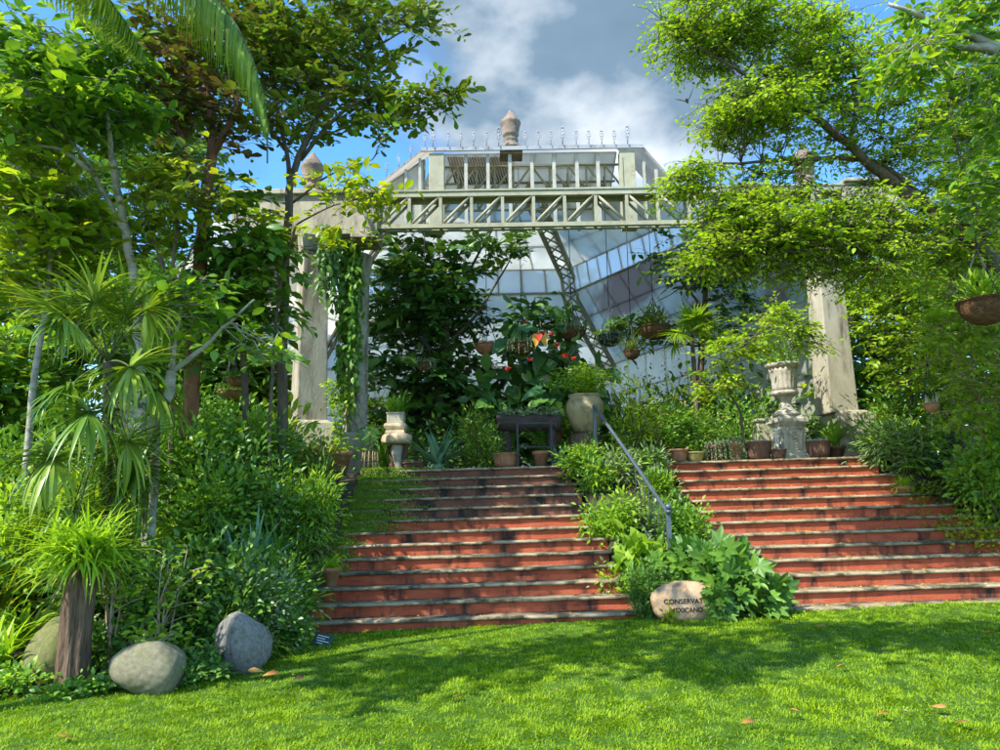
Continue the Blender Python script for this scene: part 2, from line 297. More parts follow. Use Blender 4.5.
def palmate(lobes=7, notch=0.55, spread=R(135)):
    v = [(0, .1, 0)]; f = []
    ang = np.linspace(-spread, spread, lobes)
    for i, a in enumerate(ang):
        l = 1.0 - 0.45 * abs(a) / spread
        if i: 
            b = (ang[i - 1] + a) / 2; v.append((math.sin(b) * notch, .1 + math.cos(b) * notch, .04))
        for da, ll in ((-.2, .78), (0, 1.0), (.2, .78)):
            v.append((math.sin(a + da) * l * ll, .1 + math.cos(a + da) * l * ll, -.05 if da == 0 else .03))
    n = len(v)
    for i in range(1, n - 1): f.append((0, i + 1, i))
    vv = np.array(v); vv[:, 0] *= 0.8
    return vv, f
TEMPL['lobed'] = palmate()

def empty(name, loc, label=None, cat=None, group=None, rz=0.0, scale=1.0):
    o = bpy.data.objects.new(name, None); COL.objects.link(o); o.location = tuple(loc); o.rotation_euler = (0, 0, rz); o.scale = (scale,) * 3
    o.empty_display_size = 0.1
    if label: o['label'] = label; o['category'] = cat
    if group: o['group'] = group
    return o
def tag(o, label, cat, group=None):
    o['label'] = label; o['category'] = cat
    if group: o['group'] = group
    return o
def kind(o, k, label=None, cat=None):
    o['kind'] = k
    if label: o['label'] = label; o['category'] = cat
    return o
def copy_thing(root, loc, rz=0.0, label=None, scale=None, group=None):
    def rec(o, parent):
        c = o.copy(); COL.objects.link(c)
        if parent is not None: c.parent = parent
        for ch in [x for x in bpy.data.objects if x.parent == o]: rec(ch, c)
        return c
    kids = {}
    c = rec(root, None); c.location = tuple(loc); c.rotation_euler = (0, 0, rz)
    if scale is not None: c.scale = (scale,) * 3
    if label: c['label'] = label
    if group: c['group'] = group
    return c
U = lambda a, b, n=None: RNG.uniform(a, b, n)
def rdir(N, zlo=-1, zhi=1):
    z = U(zlo, zhi, N); a = U(0, 2 * math.pi, N); r = np.sqrt(np.maximum(0, 1 - z * z)); return np.stack([r * np.cos(a), r * np.sin(a), z], 1)

# ------------------------------------------------------------------ terrain
D0, TR, HR, NS = 9.45, 0.30, 0.165, 13
TOPZ = HR * NS
XL0, XL1, XR0, XR1 = -2.42, 1.5, 3.0, 6.55
ED = lambda a, b: (lambda Y: np.interp(Y, [9.45, 13.35], [a, b]))
EL1, ER0, ER1 = ED(1.70, 1.15), ED(3.36, 2.74), ED(7.75, 6.2)
def sstep(a, b, x):
    t = np.clip((x - a) / (b - a), 0, 1); return t * t * (3 - 2 * t)
def tilt(X): return 0.014 * (X + 0.5)
def lawnz(X, Y): return 0.034 * np.clip(X + 2, -2.5, 7) * sstep(3.5, 9, Y)
def bank_edge(X):
    return np.where(X < 0.5, np.interp(X, [-12, -4.4, -3.4, -2.4], [6.2, 6.6, 7.15, 9.0]), np.interp(X, [6.3, 7.6, 8.2, 12], [9.7, 9.4, 8.9, 8.3]))
def groundz(X, Y):
    X = np.asarray(X, float); Y = np.asarray(Y, float)
    lw = lawnz(X, Y); top = TOPZ + tilt(X) - 0.03
    ye = bank_edge(X)
    bk = lw + (top - lw) * np.clip((Y - ye) / (13.0 - ye), 0, 1) ** 0.9
    line = np.clip((Y - D0) / TR + 0.5, 0, NS) * HR + tilt(X)
    mid = np.maximum(lw, np.where(Y > D0 - 0.5, np.clip((Y - D0 + 0.4) / (13.2 - D0 + 0.4), 0, 1) * top + 0.06, lw))
    st = np.where(Y > D0 + 0.15, np.maximum(lw - 0.3, line - 0.45), lw)
    z = np.where(X < XL0, bk, np.where(X < EL1(Y), st, np.where(X < ER0(Y), mid, np.where(X < ER1(Y), st, bk))))
    return np.where(Y > D0 + NS * TR, top, z)
def is_lawn(X, Y):
    X = np.asarray(X, float); Y = np.asarray(Y, float)
    return np.where((X < XL0) | (X > ER1(Y)), Y < bank_edge(X), Y < D0 + 0.02)
def G(px, Y):
    p = P(px, 480, Y); return np.array([p[0], Y, float(groundz(p[0], Y))])

def grid_obj(name, xs, ys, keep, zfun, mat):
    X, Y = np.meshgrid(xs, ys, indexing='ij'); Z = zfun(X, Y)
    nx, ny = X.shape
    V = np.stack([X, Y, Z], -1).reshape(-1, 3)
    i, j = np.meshgrid(np.arange(nx - 1), np.arange(ny - 1), indexing='ij')
    q = np.stack([i * ny + j, (i + 1) * ny + j, (i + 1) * ny + j + 1, i * ny + j + 1], -1).reshape(-1, 4)
    cx = V[q].mean(1); q = q[keep(cx[:, 0], cx[:, 1])]
    nm = NM(); nm.add(V, q.ravel(), [4] * len(q)); return nm.build(name, mat)
xs = np.unique(np.concatenate([np.arange(-14, 14.01, 0.14), [XL0 - .01, XL0 + .01, 1.2, 1.7], np.arange(-120, -14, 8), np.arange(15, 121, 8)]))
ys = np.unique(np.concatenate([np.arange(-8, 24.01, 0.14), np.arange(-60, -8, 4), np.arange(25, 201, 8)]))
bump = lambda X, Y: 0.02 * np.sin(X * 1.7 + 1) * np.sin(Y * 1.3) 
kind(grid_obj('lawn', xs, ys, lambda x, y: is_lawn(x, y), lambda X, Y: groundz(X, Y) + bump(X, Y), 'lawn_soil'), 'structure')
kind(grid_obj('ground', xs, ys, lambda x, y: (~(is_lawn(x, y).astype(bool))) & (y <= 13.35), lambda X, Y: groundz(X, Y) + 0.0, 'bed_soil'), 'structure')
kind(grid_obj('terrace', xs, ys, lambda x, y: y > 13.35, lambda X, Y: groundz(X, Y) + 0.0, 'terrace_paving'), 'structure')

# lawn grass: one mass of blades
def make_grass():
    nm = NM()
    N = 600000
    # more blades where they show large
    Y = 3.2 + (9.6 - 3.2) * RNG.random(N) ** 1.25
    X = U(-1, 1, N) * (Y * 0.74 + 1.3)
    k = is_lawn(X, Y).astype(bool) & (Y < np.where((X > 1.7) & (X < 3.42), D0 - 0.25, 9.6))
    # ragged edge against the bed, slightly over the foot of the steps
    X, Y = X[k], Y[k]; N = len(X)
    Z = groundz(X, Y) + bump(X, Y) - 0.004
    patch = np.sin(X * 2.1 + 0.7 * np.sin(Y * 1.7)) * np.sin(Y * 2.6 + X * 0.8)
    patch2 = np.sin(X * 7.1 + 1.3 * np.sin(Y * 5.7)) * np.sin(Y * 8.6 + X * 2.8)
    cid = (np.floor(X / .11 + .35 * np.sin(Y * 9)).astype(int) * 7919 + np.floor(Y / .13 + .35 * np.sin(X * 8)).astype(int) * 104729) % 4096
    crand = RNG.random((4096, 3)); cr_ = crand[cid]
    L = U(0.016, 0.040, N) * (.8 + .4 * cr_[:, 2]) * (1 + 0.2 * patch + 0.25 * patch2)
    az = cr_[:, 0] * 6.283 + RNG.normal(0, 1.1, N); el = U(0.15, 1.3, N)
    tone = np.clip(U(0.05, 0.65, N) + 0.10 * patch + 0.08 * patch2 + .28 * (cr_[:, 1] - .3) + .12 * np.sin(X * .9 + 1) * np.sin(Y * 1.1), 0, 1)
    W = U(0.004, 0.0085, N) * (1 + (Y - 3) * 0.09)
    nm.straps(np.stack([X, Y, Z], 1), az, el, L, W, U(0.2, 1.2, N), seg=2, tone=tone, basew=0.9)
    n = 16000; Y = 3.3 + 5.6 * RNG.random(n) ** 1.2; X = U(-1, 1, n) * (Y * .72 + .6); k = is_lawn(X, Y).astype(bool); X, Y = X[k], Y[k]; n = len(X)
    cl = np.sin(X * 3.3 + 2) * np.sin(Y * 4.1 + 1) > .1; X, Y = X[cl], Y[cl]; n = len(X)
    nm.leaves('oval', np.stack([X, Y, groundz(X, Y) + bump(X, Y) + U(.012, .035, n)], 1), rdir(n, -.1, .5), rdir(n, .5, 1), U(.012, .026, n), U(.009, .018, n), 0, U(0, .35, n))
    return kind(nm.build('grass', 'grass_blade'), 'stuff', 'short bright green lawn grass in front of the steps', 'grass')
make_grass()
# ------------------------------------------------------------------ the two flights of steps
def flight(name, label, e0, e1, seed):
    root = empty(name, (0, 0, 0), label, 'steps', 'flights of red garden steps')
    rg = np.random.default_rng(seed)
    for k in range(NS):
        y = D0 + k * TR; jl, jr = rg.uniform(-.05, .05, 2)
        x0, x1 = e0(y + .1), e1(y + .1); xa, xb = x0 + jl, x1 + jr
        zz = lambda X, z: z + tilt(X)
        def slab(ya, yb, za, zb, xa, xb, nseg, wob, mat, smooth_nose=False):
            nm = NM(); xs_ = np.linspace(xa, xb, nseg + 1)
            if smooth_nose:      # rounded front edge of the tread
                h = (zb - za) / 2; a = np.linspace(-math.pi / 2, -math.pi * 1.5, 7)
                prof = [(yb, za)] + [(ya + h + h * math.cos(t), (za + zb) / 2 + h * math.sin(t)) for t in a] + [(yb, zb)]
            else: prof = [(yb, za), (ya, za), (ya, zb), (yb, zb)]
            m = len(prof); V = []
            for X in xs_:
                w = rg.normal(0, wob); w2 = rg.normal(0, wob)
                V += [(X, p[0] + w2, zz(X, p[1]) + w) for p in prof]
            F = []; S = []
            for i in range(nseg):
                for j in range(m):
                    jn = (j + 1) % m; F += [i * m + j, i * m + jn, (i + 1) * m + jn, (i + 1) * m + j]; S.append(4)
            F += list(range(m))[::-1]; S.append(m); F += [nseg * m + j for j in range(m)]; S.append(m)
            nm.add(V, F, S, smooth=smooth_nose); return nm
        dark = (x0 < 0 and k >= 8)  # upper steps darker: black staining, with shade put into the colour too
        st = slab(y, y + TR + 0.06, k * HR - 0.16, (k + 1) * HR - 0.042, xa, xb, 10, 0.002, 0).build('step', 'stained_shaded_plaster' if dark else 'red_plaster', root)
        ts = slab(y - 0.045, y + TR + 0.02, (k + 1) * HR - 0.042, (k + 1) * HR, xa - .02, xb + .02, 26, 0.0016, 0, True).build('tread_slab', 'nosing_stone', st)
    return root
flight('garden_steps', 'flight of red steps with stone treads, between the boulders and the iron handrail', lambda Y: XL0, EL1, 3)
flight('garden_steps', 'flight of red steps with stone treads climbing to the tall stone urn', ER0, ER1, 4)
# low foundation course showing at the foot of the urn flight
nm = NM(); nm.box((3.5, D0 - 0.10, 0.02), (7.9, D0 - 0.004, 0.185 + 0.03)); 
tag(nm.build('kerb_stone', 'nosing_stone', bevel=0.012), 'low pale stone kerb along the grass at the foot of the urn steps', 'kerb')

def moss_on_steps():
    nm = NM()
    for k in range(4, 13):
        n = 5200 if k >= 7 else 1300
        reach = U(0.5, 0.85) if k >= 7 else U(0.15, 0.4)
        x = XL0 + np.abs(RNG.normal(0, reach * 0.55, n)); y = D0 + k * TR + U(-.05, .25, n)
        z = (k + 1) * HR + tilt(x) + np.abs(RNG.normal(0, .018, n)) + np.where(y < D0 + k * TR - .03, -.03, 0)
        nm.leaves('rhomb', np.stack([x, y, z], 1), nrm(rdir(n, 0.1, 0.9)), rdir(n, .3, 1), U(.015, .04, n), U(.010, .022, n))
        n2 = n // 5; x = XL0 + np.abs(RNG.normal(0, reach * 0.5, n2)); z = (k + 1) * HR + tilt(x) - U(0.02, 0.15, n2); y = np.full(n2, D0 + k * TR - 0.05)
        nm.leaves('rhomb', np.stack([x, y, z], 1), nrm(np.stack([U(-.4, .4, n2), U(-.4, -.1, n2), U(-1, -.4, n2)], 1)), rdir(n2, -.2, .6) + np.array([0, -1, 0]), U(.02, .05, n2), U(.012, .025, n2))
    kind(nm.build('moss', 'moss_green'), 'stuff', 'bright green moss creeping over the ends of the steps', 'moss')
    nm = NM()
    for (x0, x1, dens) in ((XL0, 1.3, 26), (3.3, 6.6, 95)):
        for k in range(NS):
            n = dens; x = U(x0 + .2, x1 - .1, n); y = D0 + k * TR + U(-.04, .22, n); z = (k + 1) * HR + tilt(x) + 0.006
            nm.leaves('rhomb', np.stack([x, y, z], 1), rdir(n, -.1, .25), rdir(n, .8, 1), U(.02, .05, n), U(.012, .025, n))
    n = 420; Y = U(3.4, 9.0, n); X = U(-1, 1, n) * Y * .72; kk = is_lawn(X, Y).astype(bool); X, Y = X[kk], Y[kk]; n = len(X)
    nm.leaves('rhomb', np.stack([X, Y, groundz(X, Y) + .034 + bump(X, Y)], 1), rdir(n, -.2, .4), rdir(n, .4, 1), U(.015, .04, n), U(.008, .018, n), 1)
    kind(nm.build('litter', ['petal_gold', 'leaf_dry']), 'stuff', 'small yellow and dry fallen leaves scattered on treads and grass', 'leaf litter')
moss_on_steps()

# ------------------------------------------------------------------ conservatory
YB = 13.6
def building():
    root = empty('conservatory', (0, 15, TOPZ), 'tall glass and cream steel conservatory with concrete pillars and finials along its ridge', 'conservatory')
    def B(nm, name, mats, parent=root, bevel=0.0):
        o = nm.build(name, mats, None, bevel)
        o.parent = parent
        o.matrix_parent_inverse = Matrix.Translation(-Vector((0, 15, TOPZ)))
        return o
    def SUB(nm, name, mats, parent, bevel=0.0):
        o = nm.build(name, mats, None, bevel); o.parent = parent; return o
    zt, zb = P(540, 190, YB)[2], P(540, 226, YB)[2]
    xa, xb = P(378, 210, YB)[0], P(846, 210, YB)[0]
    # ---- lattice girder across the front
    nm = NM()
    for yy in (YB, YB + 0.3):
        nm.box((xa, yy, zt - .10), (xb, yy + .09, zt)); nm.box((xa, yy, zb + (.06 if yy > YB else 0)), (xb, yy + .09, zb + (.13 if yy > YB else .08)))
    n = 15; xs_ = np.linspace(xa, xb, n + 1)
    mid = 7
    for i, x in enumerate(xs_):
        nm.box((x - .03, YB + .012, zb + .08), (x + .03, YB + .07, zt - .10))
        nm.box((x - .03, YB + .09, zt - .08), (x + .03, YB + .3, zt - .03)); nm.box((x - .03, YB + .09, zb + .03), (x + .03, YB + .3, zb + .07))
        nm.box((x - .025, YB + .32, zb + .13), (x + .025, YB + .37, zt - .10))
        if i < n:
            a, b = ((x, zb + .05), (xs_[i + 1], zt - .06)) if i < mid else ((x, zt - .06), (xs_[i + 1], zb + .05))
            for yy in (YB + .042, YB + .345): nm.tube([(a[0], yy, a[1]), (b[0], yy, b[1])], .03, 4)
    nm.box((xa - .1, YB - .02, zt), (xb + .3, YB + .42, zt + .035))
    B(nm, 'lattice_girder', 'cream_steel')
    # ---- solid concrete beam at one end with its cornice
    nm = NM(); xc = P(232, 210, YB)[0]
    nm.box((xc, YB - .06, zb - .12), (xa, YB + .62, zt - .05)); nm.box((xc - .05, YB - .14, zt - .05), (xa + .02, YB + .70, zt + .05))
    nm.box((xa - .5, YB - .10, zb - .2), (xa - .02, YB + .66, zb - .12))
    B(nm, 'concrete_beam', 'concrete', bevel=.012)
    nm = NM(); xd = P(905, 210, YB)[0]
    nm.box((xb + .0, YB - .06, zb - .10), (xd, YB + .62, zt - .04)); nm.box((xb - .02, YB - .12, zt + .036), (xd + .05, YB + .70, zt + .10))
    B(nm, 'concrete_beam', 'concrete', bevel=.012)
    # ---- pillars
    def pillar(px, w, rz, basew, baseh, Y, dx=0.0, shape='square'):
        x = P(px, 330, Y)[0]; z0 = TOPZ + tilt(x) - .03
        nm = NM()
        if shape == 'square':
            nm.frustum((x, Y), w * .55, w * .55, z0 + baseh, w * .46, w * .46, zb - .45, rz=rz)
            nm.frustum((x, Y), w * .50, w * .50, zb - .45, w * .62, w * .62, zb - .14, rz=rz)
            o = B(nm, 'pillar', 'concrete', bevel=.02)
        else:
            an = np.linspace(0, 1, 40); nm.lathe([(w * .5, z0 + baseh + t * (zb - .6 - z0 - baseh)) for t in an] + [(w * .62, zb - .4), (w * .7, zb - .2), (w * .5, zb - .14)], (x, Y, 0), 28)
            for s in (1, -1):
                for ph in range(8):
                    t = np.linspace(0, 1, 40); a = s * t * 9 + ph * math.pi / 4; zz = z0 + baseh + t * (zb - .6 - z0 - baseh)
                    nm.tube(np.stack([x + w * .5 * np.cos(a), Y + w * .5 * np.sin(a), zz], 1), .016, 4)
            o = B(nm, 'pillar', 'concrete')
        nm = NM(); nm.frustum((x + dx, Y), basew * .52, basew * .5, z0 - .2, basew * .5, basew * .48, z0 + baseh - .003, rz=rz * .3)
        nm.frustum((x + dx, Y), basew * .46, basew * .44, z0 + baseh - .002, basew * .38, basew * .36, z0 + baseh + .05, rz=rz * .3)
        SUB(nm, 'base', 'concrete', o, bevel=.02)
        return o
    pillar(311, .51, R(28), .98, .95, 13.75)
    pillar(357, .44, 0, .72, .82, 14.7, 0, 'round')
    pillar(829, .50, R(8), .72, .86, 13.85, .20)
    # ---- pinnacles
    PINZ = (P(424, 152, 15.0)[2] + P(640, 151, 15.0)[2]) / 2 + .10
    prof = [(.0, 0), (.36, 0), (.36, .05), (.30, .08), (.27, .16), (.22, .22), (.25, .26), (.25, .30), (.21, .33), (.22, .38), (.27, .42), (.28, .46), (.26, .48), (.33, .74), (.35, .78), (.35, .83), (.30, .86), (.27, .87), (.27, .91), (.24, .92), (.22, .97), (.195, .975), (.175, 1.03), (.15, 1.035), (.12, 1.09), (.09, 1.095), (.07, 1.15), (.03, 1.18), (.0, 1.19)]
    for (px, py, Y, s) in ((511, 151, 15.12, .78), (312, 190, 13.95, .82), (806, 187, 13.95, .82)):
        p = P(px, py, Y); p[2] = PINZ if px == 511 else zt + .05
        nm = NM(); nm.box((p[0] - .31 * s, Y - .25 * s, p[2] - .17), (p[0] + .31 * s, Y + .25 * s, p[2] + .012)); nm.lathe([(r * s * .8, z * s) for r, z in prof], p, 24, flute=.035, nf=12)
        B(nm, 'pinnacle', 'stone_pinnacle')
    # ---- lantern over the girder
    YL, YK = 15.0, 18.0
    tl, tr_ = P(424, 152, YL), P(640, 151, YL); bl, br = P(376, 190, YL), P(669, 187, YL)
    ztop = (tl[2] + tr_[2]) / 2; tl[2] = tr_[2] = ztop; zlo = (bl[2] + br[2]) / 2; bl[2] = br[2] = zlo
    zk = ztop + 1.55
    def sheet(a, b, c, d, name, mat, t=.04, parent=root):
        V = np.array([a, b, c, d], float); n = nrm(np.cross(V[1] - V[0], V[3] - V[0])) * t
        nm = NM(); VV = np.concatenate([V, V + n]); nm.add(VV, [3, 2, 1, 0, 4, 5, 6, 7, 0, 1, 5, 4, 1, 2, 6, 5, 2, 3, 7, 6, 3, 0, 4, 7], [4] * 6, smooth=False)
        return B(nm, name, mat) if parent is root else SUB(nm, name, mat, parent)
    dY = np.array([0, YK - YL, 1.55]); o5 = np.array([0, -.12, 0])
    sheet(tl + o5, tr_ + o5, tr_ + dY, tl + dY, 'roof', 'roof_sheet')
    ll = np.array([bl[0] - .25, YL, bl[2] - .22]); rr = np.array([br[0] + .25, YL, br[2] - .22])
    sheet(ll + o5, tl + o5 - np.array([.01, 0, 0]), tl + dY - np.array([.01, 0, 0]), ll + dY, 'roof', 'roof_sheet')
    sheet(tr_ + o5 + np.array([.01, 0, 0]), rr + o5, rr + dY, tr_ + dY + np.array([.01, 0, 0]), 'roof', 'roof_sheet')
    nm = NM(); nm.box((tl[0] - .05, YL - .17, ztop - .035), (tr_[0] + .05, YL - .13, ztop + .05)); B(nm, 'fascia', 'grey_sheet')
    # posts and mullions of the lantern's open front
    z0 = zt - .3
    for px in (437, 627):
        x = P(px, 172, YL)[0]; nm = NM(); nm.box((x - .16, YL - .12, z0), (x + .16, YL + .12, ztop - .06)); B(nm, 'lantern_post', 'cream_steel', bevel=.01)
    for px in (466, 488, 510, 532, 554, 577, 598):
        x = P(px, 172, YL)[0]; nm = NM(); nm.box((x - .035, YL - .04, z0), (x + .035, YL + .04, ztop - .06)); B(nm, 'mullion', 'white_steel')
    for px, top in ((406, .55), (420, .85), (644, .8), (656, .45)):
        x = P(px, 172, YL)[0]; nm = NM(); nm.box((x - .03, YL - .03, z0), (x + .03, YL + .03, zlo + (ztop - zlo) * top)); B(nm, 'mullion', 'white_steel')
    nm = NM()
    for yy in (YL + .5, YL + 1.6):
        xA, xB = tl[0] + .3, tr_[0] - .3; za, zc = zlo + .18, ztop - .14 + (yy - YL) * .1
        nm.tube([(xA - .5, yy, za), (xB + .5, yy, za)], .03, 4); nm.tube([(xA, yy, zc), (xB, yy, zc)], .03, 4)
        k = 10; xx = np.linspace(xA, xB, k + 1)
        for i in range(k):
            nm.tube([(xx[i], yy, zc if i >= k / 2 else za), (xx[i + 1], yy, za if i >= k / 2 else zc)], .026, 4); nm.tube([(xx[i], yy, za), (xx[i], yy, zc)], .024, 4)
    B(nm, 'lantern_truss', 'cream_steel')
    # a sheet ceiling sector of corrugated boards behind the truss
    q = lambda px, py, Y: P(px, py, Y)
    nm = NM()
    for i in range(22):
        a_, b_ = P(448 + i * 2.7, 157, YL + 1.0), P(456 + i * 2.7, 183, YL + 1.25); nm.tube([a_, b_], .03, 4)
    B(nm, 'corrugated_board', 'brown_sheet')
    # ---- glass roof: two tiers with a band of clear lights between
    R0, R1, R2, R3 = (np.array(v, float) for v in ((0.95, 18, 9.3), (1.97, 20.5, 8.12), (2.05, 20.6, 7.44), (3.4, 22.5, 5.7)))
    L0, L1, L2, L3 = (np.array(v, float) for v in ((-2.2, 18, 9.3), (-4.0, 20.5, 8.12), (-4.1, 20.6, 7.44), (-5.6, 22.5, 5.7)))
    F0, F1, F2, F3 = (np.array(v, float) for v in ((3.35, 15.2, 8.15), (4.95, 13.95, 7.58), (5.05, 13.9, 7.08), (6.6, 14.6, 5.6)))
    H0, H1, H2, H3 = (np.array(v, float) for v in ((-3.3, 15.4, 7.9), (-6.0, 14.6, 7.3), (-6.1, 14.6, 6.8), (-7.6, 14.8, 5.3)))
    def panel(a, b, c, d, nu, nv, mat, gname='glass_panel', r=.022, barmat='cream_steel'):
        o = sheet(a, b, c, d, gname, mat, .012)
        nm = NM(); n = nrm(np.cross(b - a, d - a)) * -.02
        for i in range(nu + 1):
            u = i / nu; nm.tube([a + (b - a) * u + n, d + (c - d) * u + n], r, 4)
        for j in range(nv + 1):
            v = j / nv; nm.tube([a + (d - a) * v + n, b + (c - b) * v + n], r, 4)
        m = nm.build('glazing_bar', barmat); m.parent = o
        return o
    panel(L1, R1, R0, L0, 6, 3, 'milky_glass'); panel(L3, R3, R2, L2, 7, 3, 'milky_glass')
    panel(R1, F1, F0, R0, 8, 3, 'milky_glass'); panel(R3, F3, F2, R2, 9, 3, 'stained_glass_sheet')
    panel(H1, L1, L0, H0, 7, 3, 'milky_glass'); panel(H3, L3, L2, H2, 8, 3, 'milky_glass')
    panel(L2 + [0, .02, 0], R2 + [0, .02, 0], R1, L1, 9, 1, 'clear_pane', 'window_band', .035, 'white_steel')
    panel(R2 + [.02, .0, 0], F2, F1, R1, 14, 1, 'clear_pane', 'window_band', .03, 'white_steel')
    panel(H2, L2, L1, H1, 10, 1, 'clear_pane', 'window_band', .03, 'white_steel')
    dn = lambda v: np.array([v[0], v[1], TOPZ - .1])
    panel(dn(L3), dn(R3), R3, L3, 10, 4, 'milky_glass', 'glass_wall'); panel(dn(R3), dn(F3), F3, R3, 9, 4, 'milky_glass', 'glass_wall')
    panel(dn(H3), dn(L3), L3, H3, 9, 4, 'milky_glass', 'glass_wall')
    panel(L0 + [.2, .05, -.1], R0 + [1.9, .05, -.1], np.array([tr_[0], 18.0, zk - .1]), np.array([tl[0], 18.0, zk - .1]), 9, 3, 'milky_glass', 'lantern_glass')
    panel(ll + [0, .08, .05], tl + [0, .08, -.12], np.array([tl[0] + .02, YL + .08, z0 + .1]), np.array([ll[0] + .02, YL + .08, z0 + .1]), 3, 2, 'milky_glass', 'lantern_glass')
    def rib(pts, w=.26):
        nm = NM(); pts = [np.array(p, float) for p in pts]; off = np.array([0, -w * .4, -w * .9])
        lo = [p + off for p in pts]
        side = np.array([w * .45, 0, 0])
        for sgn in (-1, 1):
            nm.tube([p + side * sgn for p in lo], .05, 4); nm.tube([p + side * sgn - off * .45 for p in lo], .045, 4)
            for a, b in zip(lo[:-1], lo[1:]):
                k = max(2, int(np.linalg.norm(b - a) / .34))
                for i in range(k):
                    p = a + (b - a) * (i / k) + side * sgn; q_ = a + (b - a) * ((i + 1) / k) - side * sgn
                    nm.tube([p, q_], .028, 4); nm.tube([p, p - off * .45], .026, 4); nm.tube([p, q_ + side * sgn * 2 - off * .45], .016, 4)
        return B(nm, 'roof_rib', 'cream_steel')
    rib([R0, R1, R2, R3], .42); rib([L0, L1, L2, L3], .2)
    # ---- a lattice strip and sheet of the lower side roof seen among the leaves
    a, b, c, d = P(196, 330, 16.5), P(300, 292, 15.2), P(300, 238, 15.2), P(196, 262, 16.5)
    panel(a, b, c, d, 5, 2, 'stained_glass_sheet')
    nm = NM(); e, f = P(215, 305, 15.8), P(300, 235, 14.9); ev, fv = P(215, 283, 15.8), P(300, 208, 14.9)
    nm.tube([e, f], .04, 4); nm.tube([ev, fv], .04, 4)
    for i in range(9):
        u, v = i / 9, (i + 1) / 9; nm.tube([e + (f - e) * u, ev + (fv - ev) * v], .024, 4); nm.tube([e + (f - e) * u, ev + (fv - ev) * u], .024, 4)
    B(nm, 'side_girder', 'cream_steel')
    # ---- finials on the ridge
    def finial(p, s):
        nm = NM(); p = np.asarray(p)
        nm.tube([(0, 0, 0), (0, 0, .30)], [.010, .006], 5)
        nm.tube([(0, 0, .30), (0, 0, .345)], [.02, .002], 5)
        for z, w in ((.13, .034), (.19, .045), (.25, .03)):
            for sg in (-1, 1):
                t = np.linspace(0, 1, 6); nm.tube(np.stack([sg * w * np.sin(t * 2.2), 0 * t, z + .05 * t - .02 * np.cos(t * 4)], 1), .007, 4)
            nm.tube([(-w * .6, 0, z), (w * .6, 0, z)], .006, 4)
        V = np.concatenate(nm.V) * s + p; nm.V = [V]
        B(nm, 'finial', 'grey_sheet')
    for zx in (175, 217, 252, 288, 324, 358, 432, 468, 503, 536, 574, 609, 645, 680, 717):
        px = 370 + zx * .36; p = P(px, 152, YL - .2); p[2] = ztop + .04
        finial(p, 1.28 if zx in (175, 358, 536, 717) else .98)
    for (px, py) in ((426, 153), (412, 163), (400, 172), (388, 181)):
        t = (424 - px) / 48; p = tl * (1 - t) + bl * t + [0, -.2, .02]; finial(p, .85)
    return root
building()

# ------------------------------------------------------------------ handrail
def handrail():
    yb, yt = 9.75, 13.05
    b0, b1 = P(668, 513, yb), P(594, 406, yt)
    root = empty('handrail', (b0[0], yb, float(groundz(b0[0], yb))), 'dark blue grey iron handrail sloping up between the two flights of steps', 'handrail')
    inv = Matrix.Translation(-root.location)
    def B(nm, n, m, bevel=0): o = nm.build(n, m, root, bevel); o.matrix_parent_inverse = inv; return o
    mid = b0 + (b1 - b0) * .52 + np.array([0, 0, .02])
    nm = NM(); nm.tube([b0 + [0, -.03, 0], b0, mid, b1, b1 + [0, .05, 0]], .027, 8, ell=1.0); B(nm, 'rail', 'rail_paint')
    nm = NM(); low = np.array([0, 0, -.74]); nm.tube([b0 + low, b0 + (b1 - b0) * .45 + low], .014, 6); B(nm, 'bottom_rail', 'rail_paint')
    for p, h in ((b0, .95), (b1, 1.05)):
        nm = NM(); nm.box((p[0] - .027, p[1] - .027, p[2] - h), (p[0] + .027, p[1] + .027, p[2] - .02)); po = B(nm, 'post', 'rail_paint')
        if p is b0:
            nm = NM(); a = np.linspace(-1.4, 1.57, 8); nm.lathe([(.01, 0), (.04, .01), (.025, .04)] + [(.042 * math.cos(t) + .002, .078 + .042 * math.sin(t)) for t in a], p - [0, 0, .02] + np.array([.0, -.04, .02]), 14)
            nm.build('ball_cap', 'rail_paint').parent = po
    for i in range(1, 8):
        t = i / 19; p = b0 + (b1 - b0) * t
        nm = NM(); nm.tube([p + low + [0, 0, .01], p + [0, 0, -.02]], .008, 6); B(nm, 'baluster', 'black_iron')
handrail()

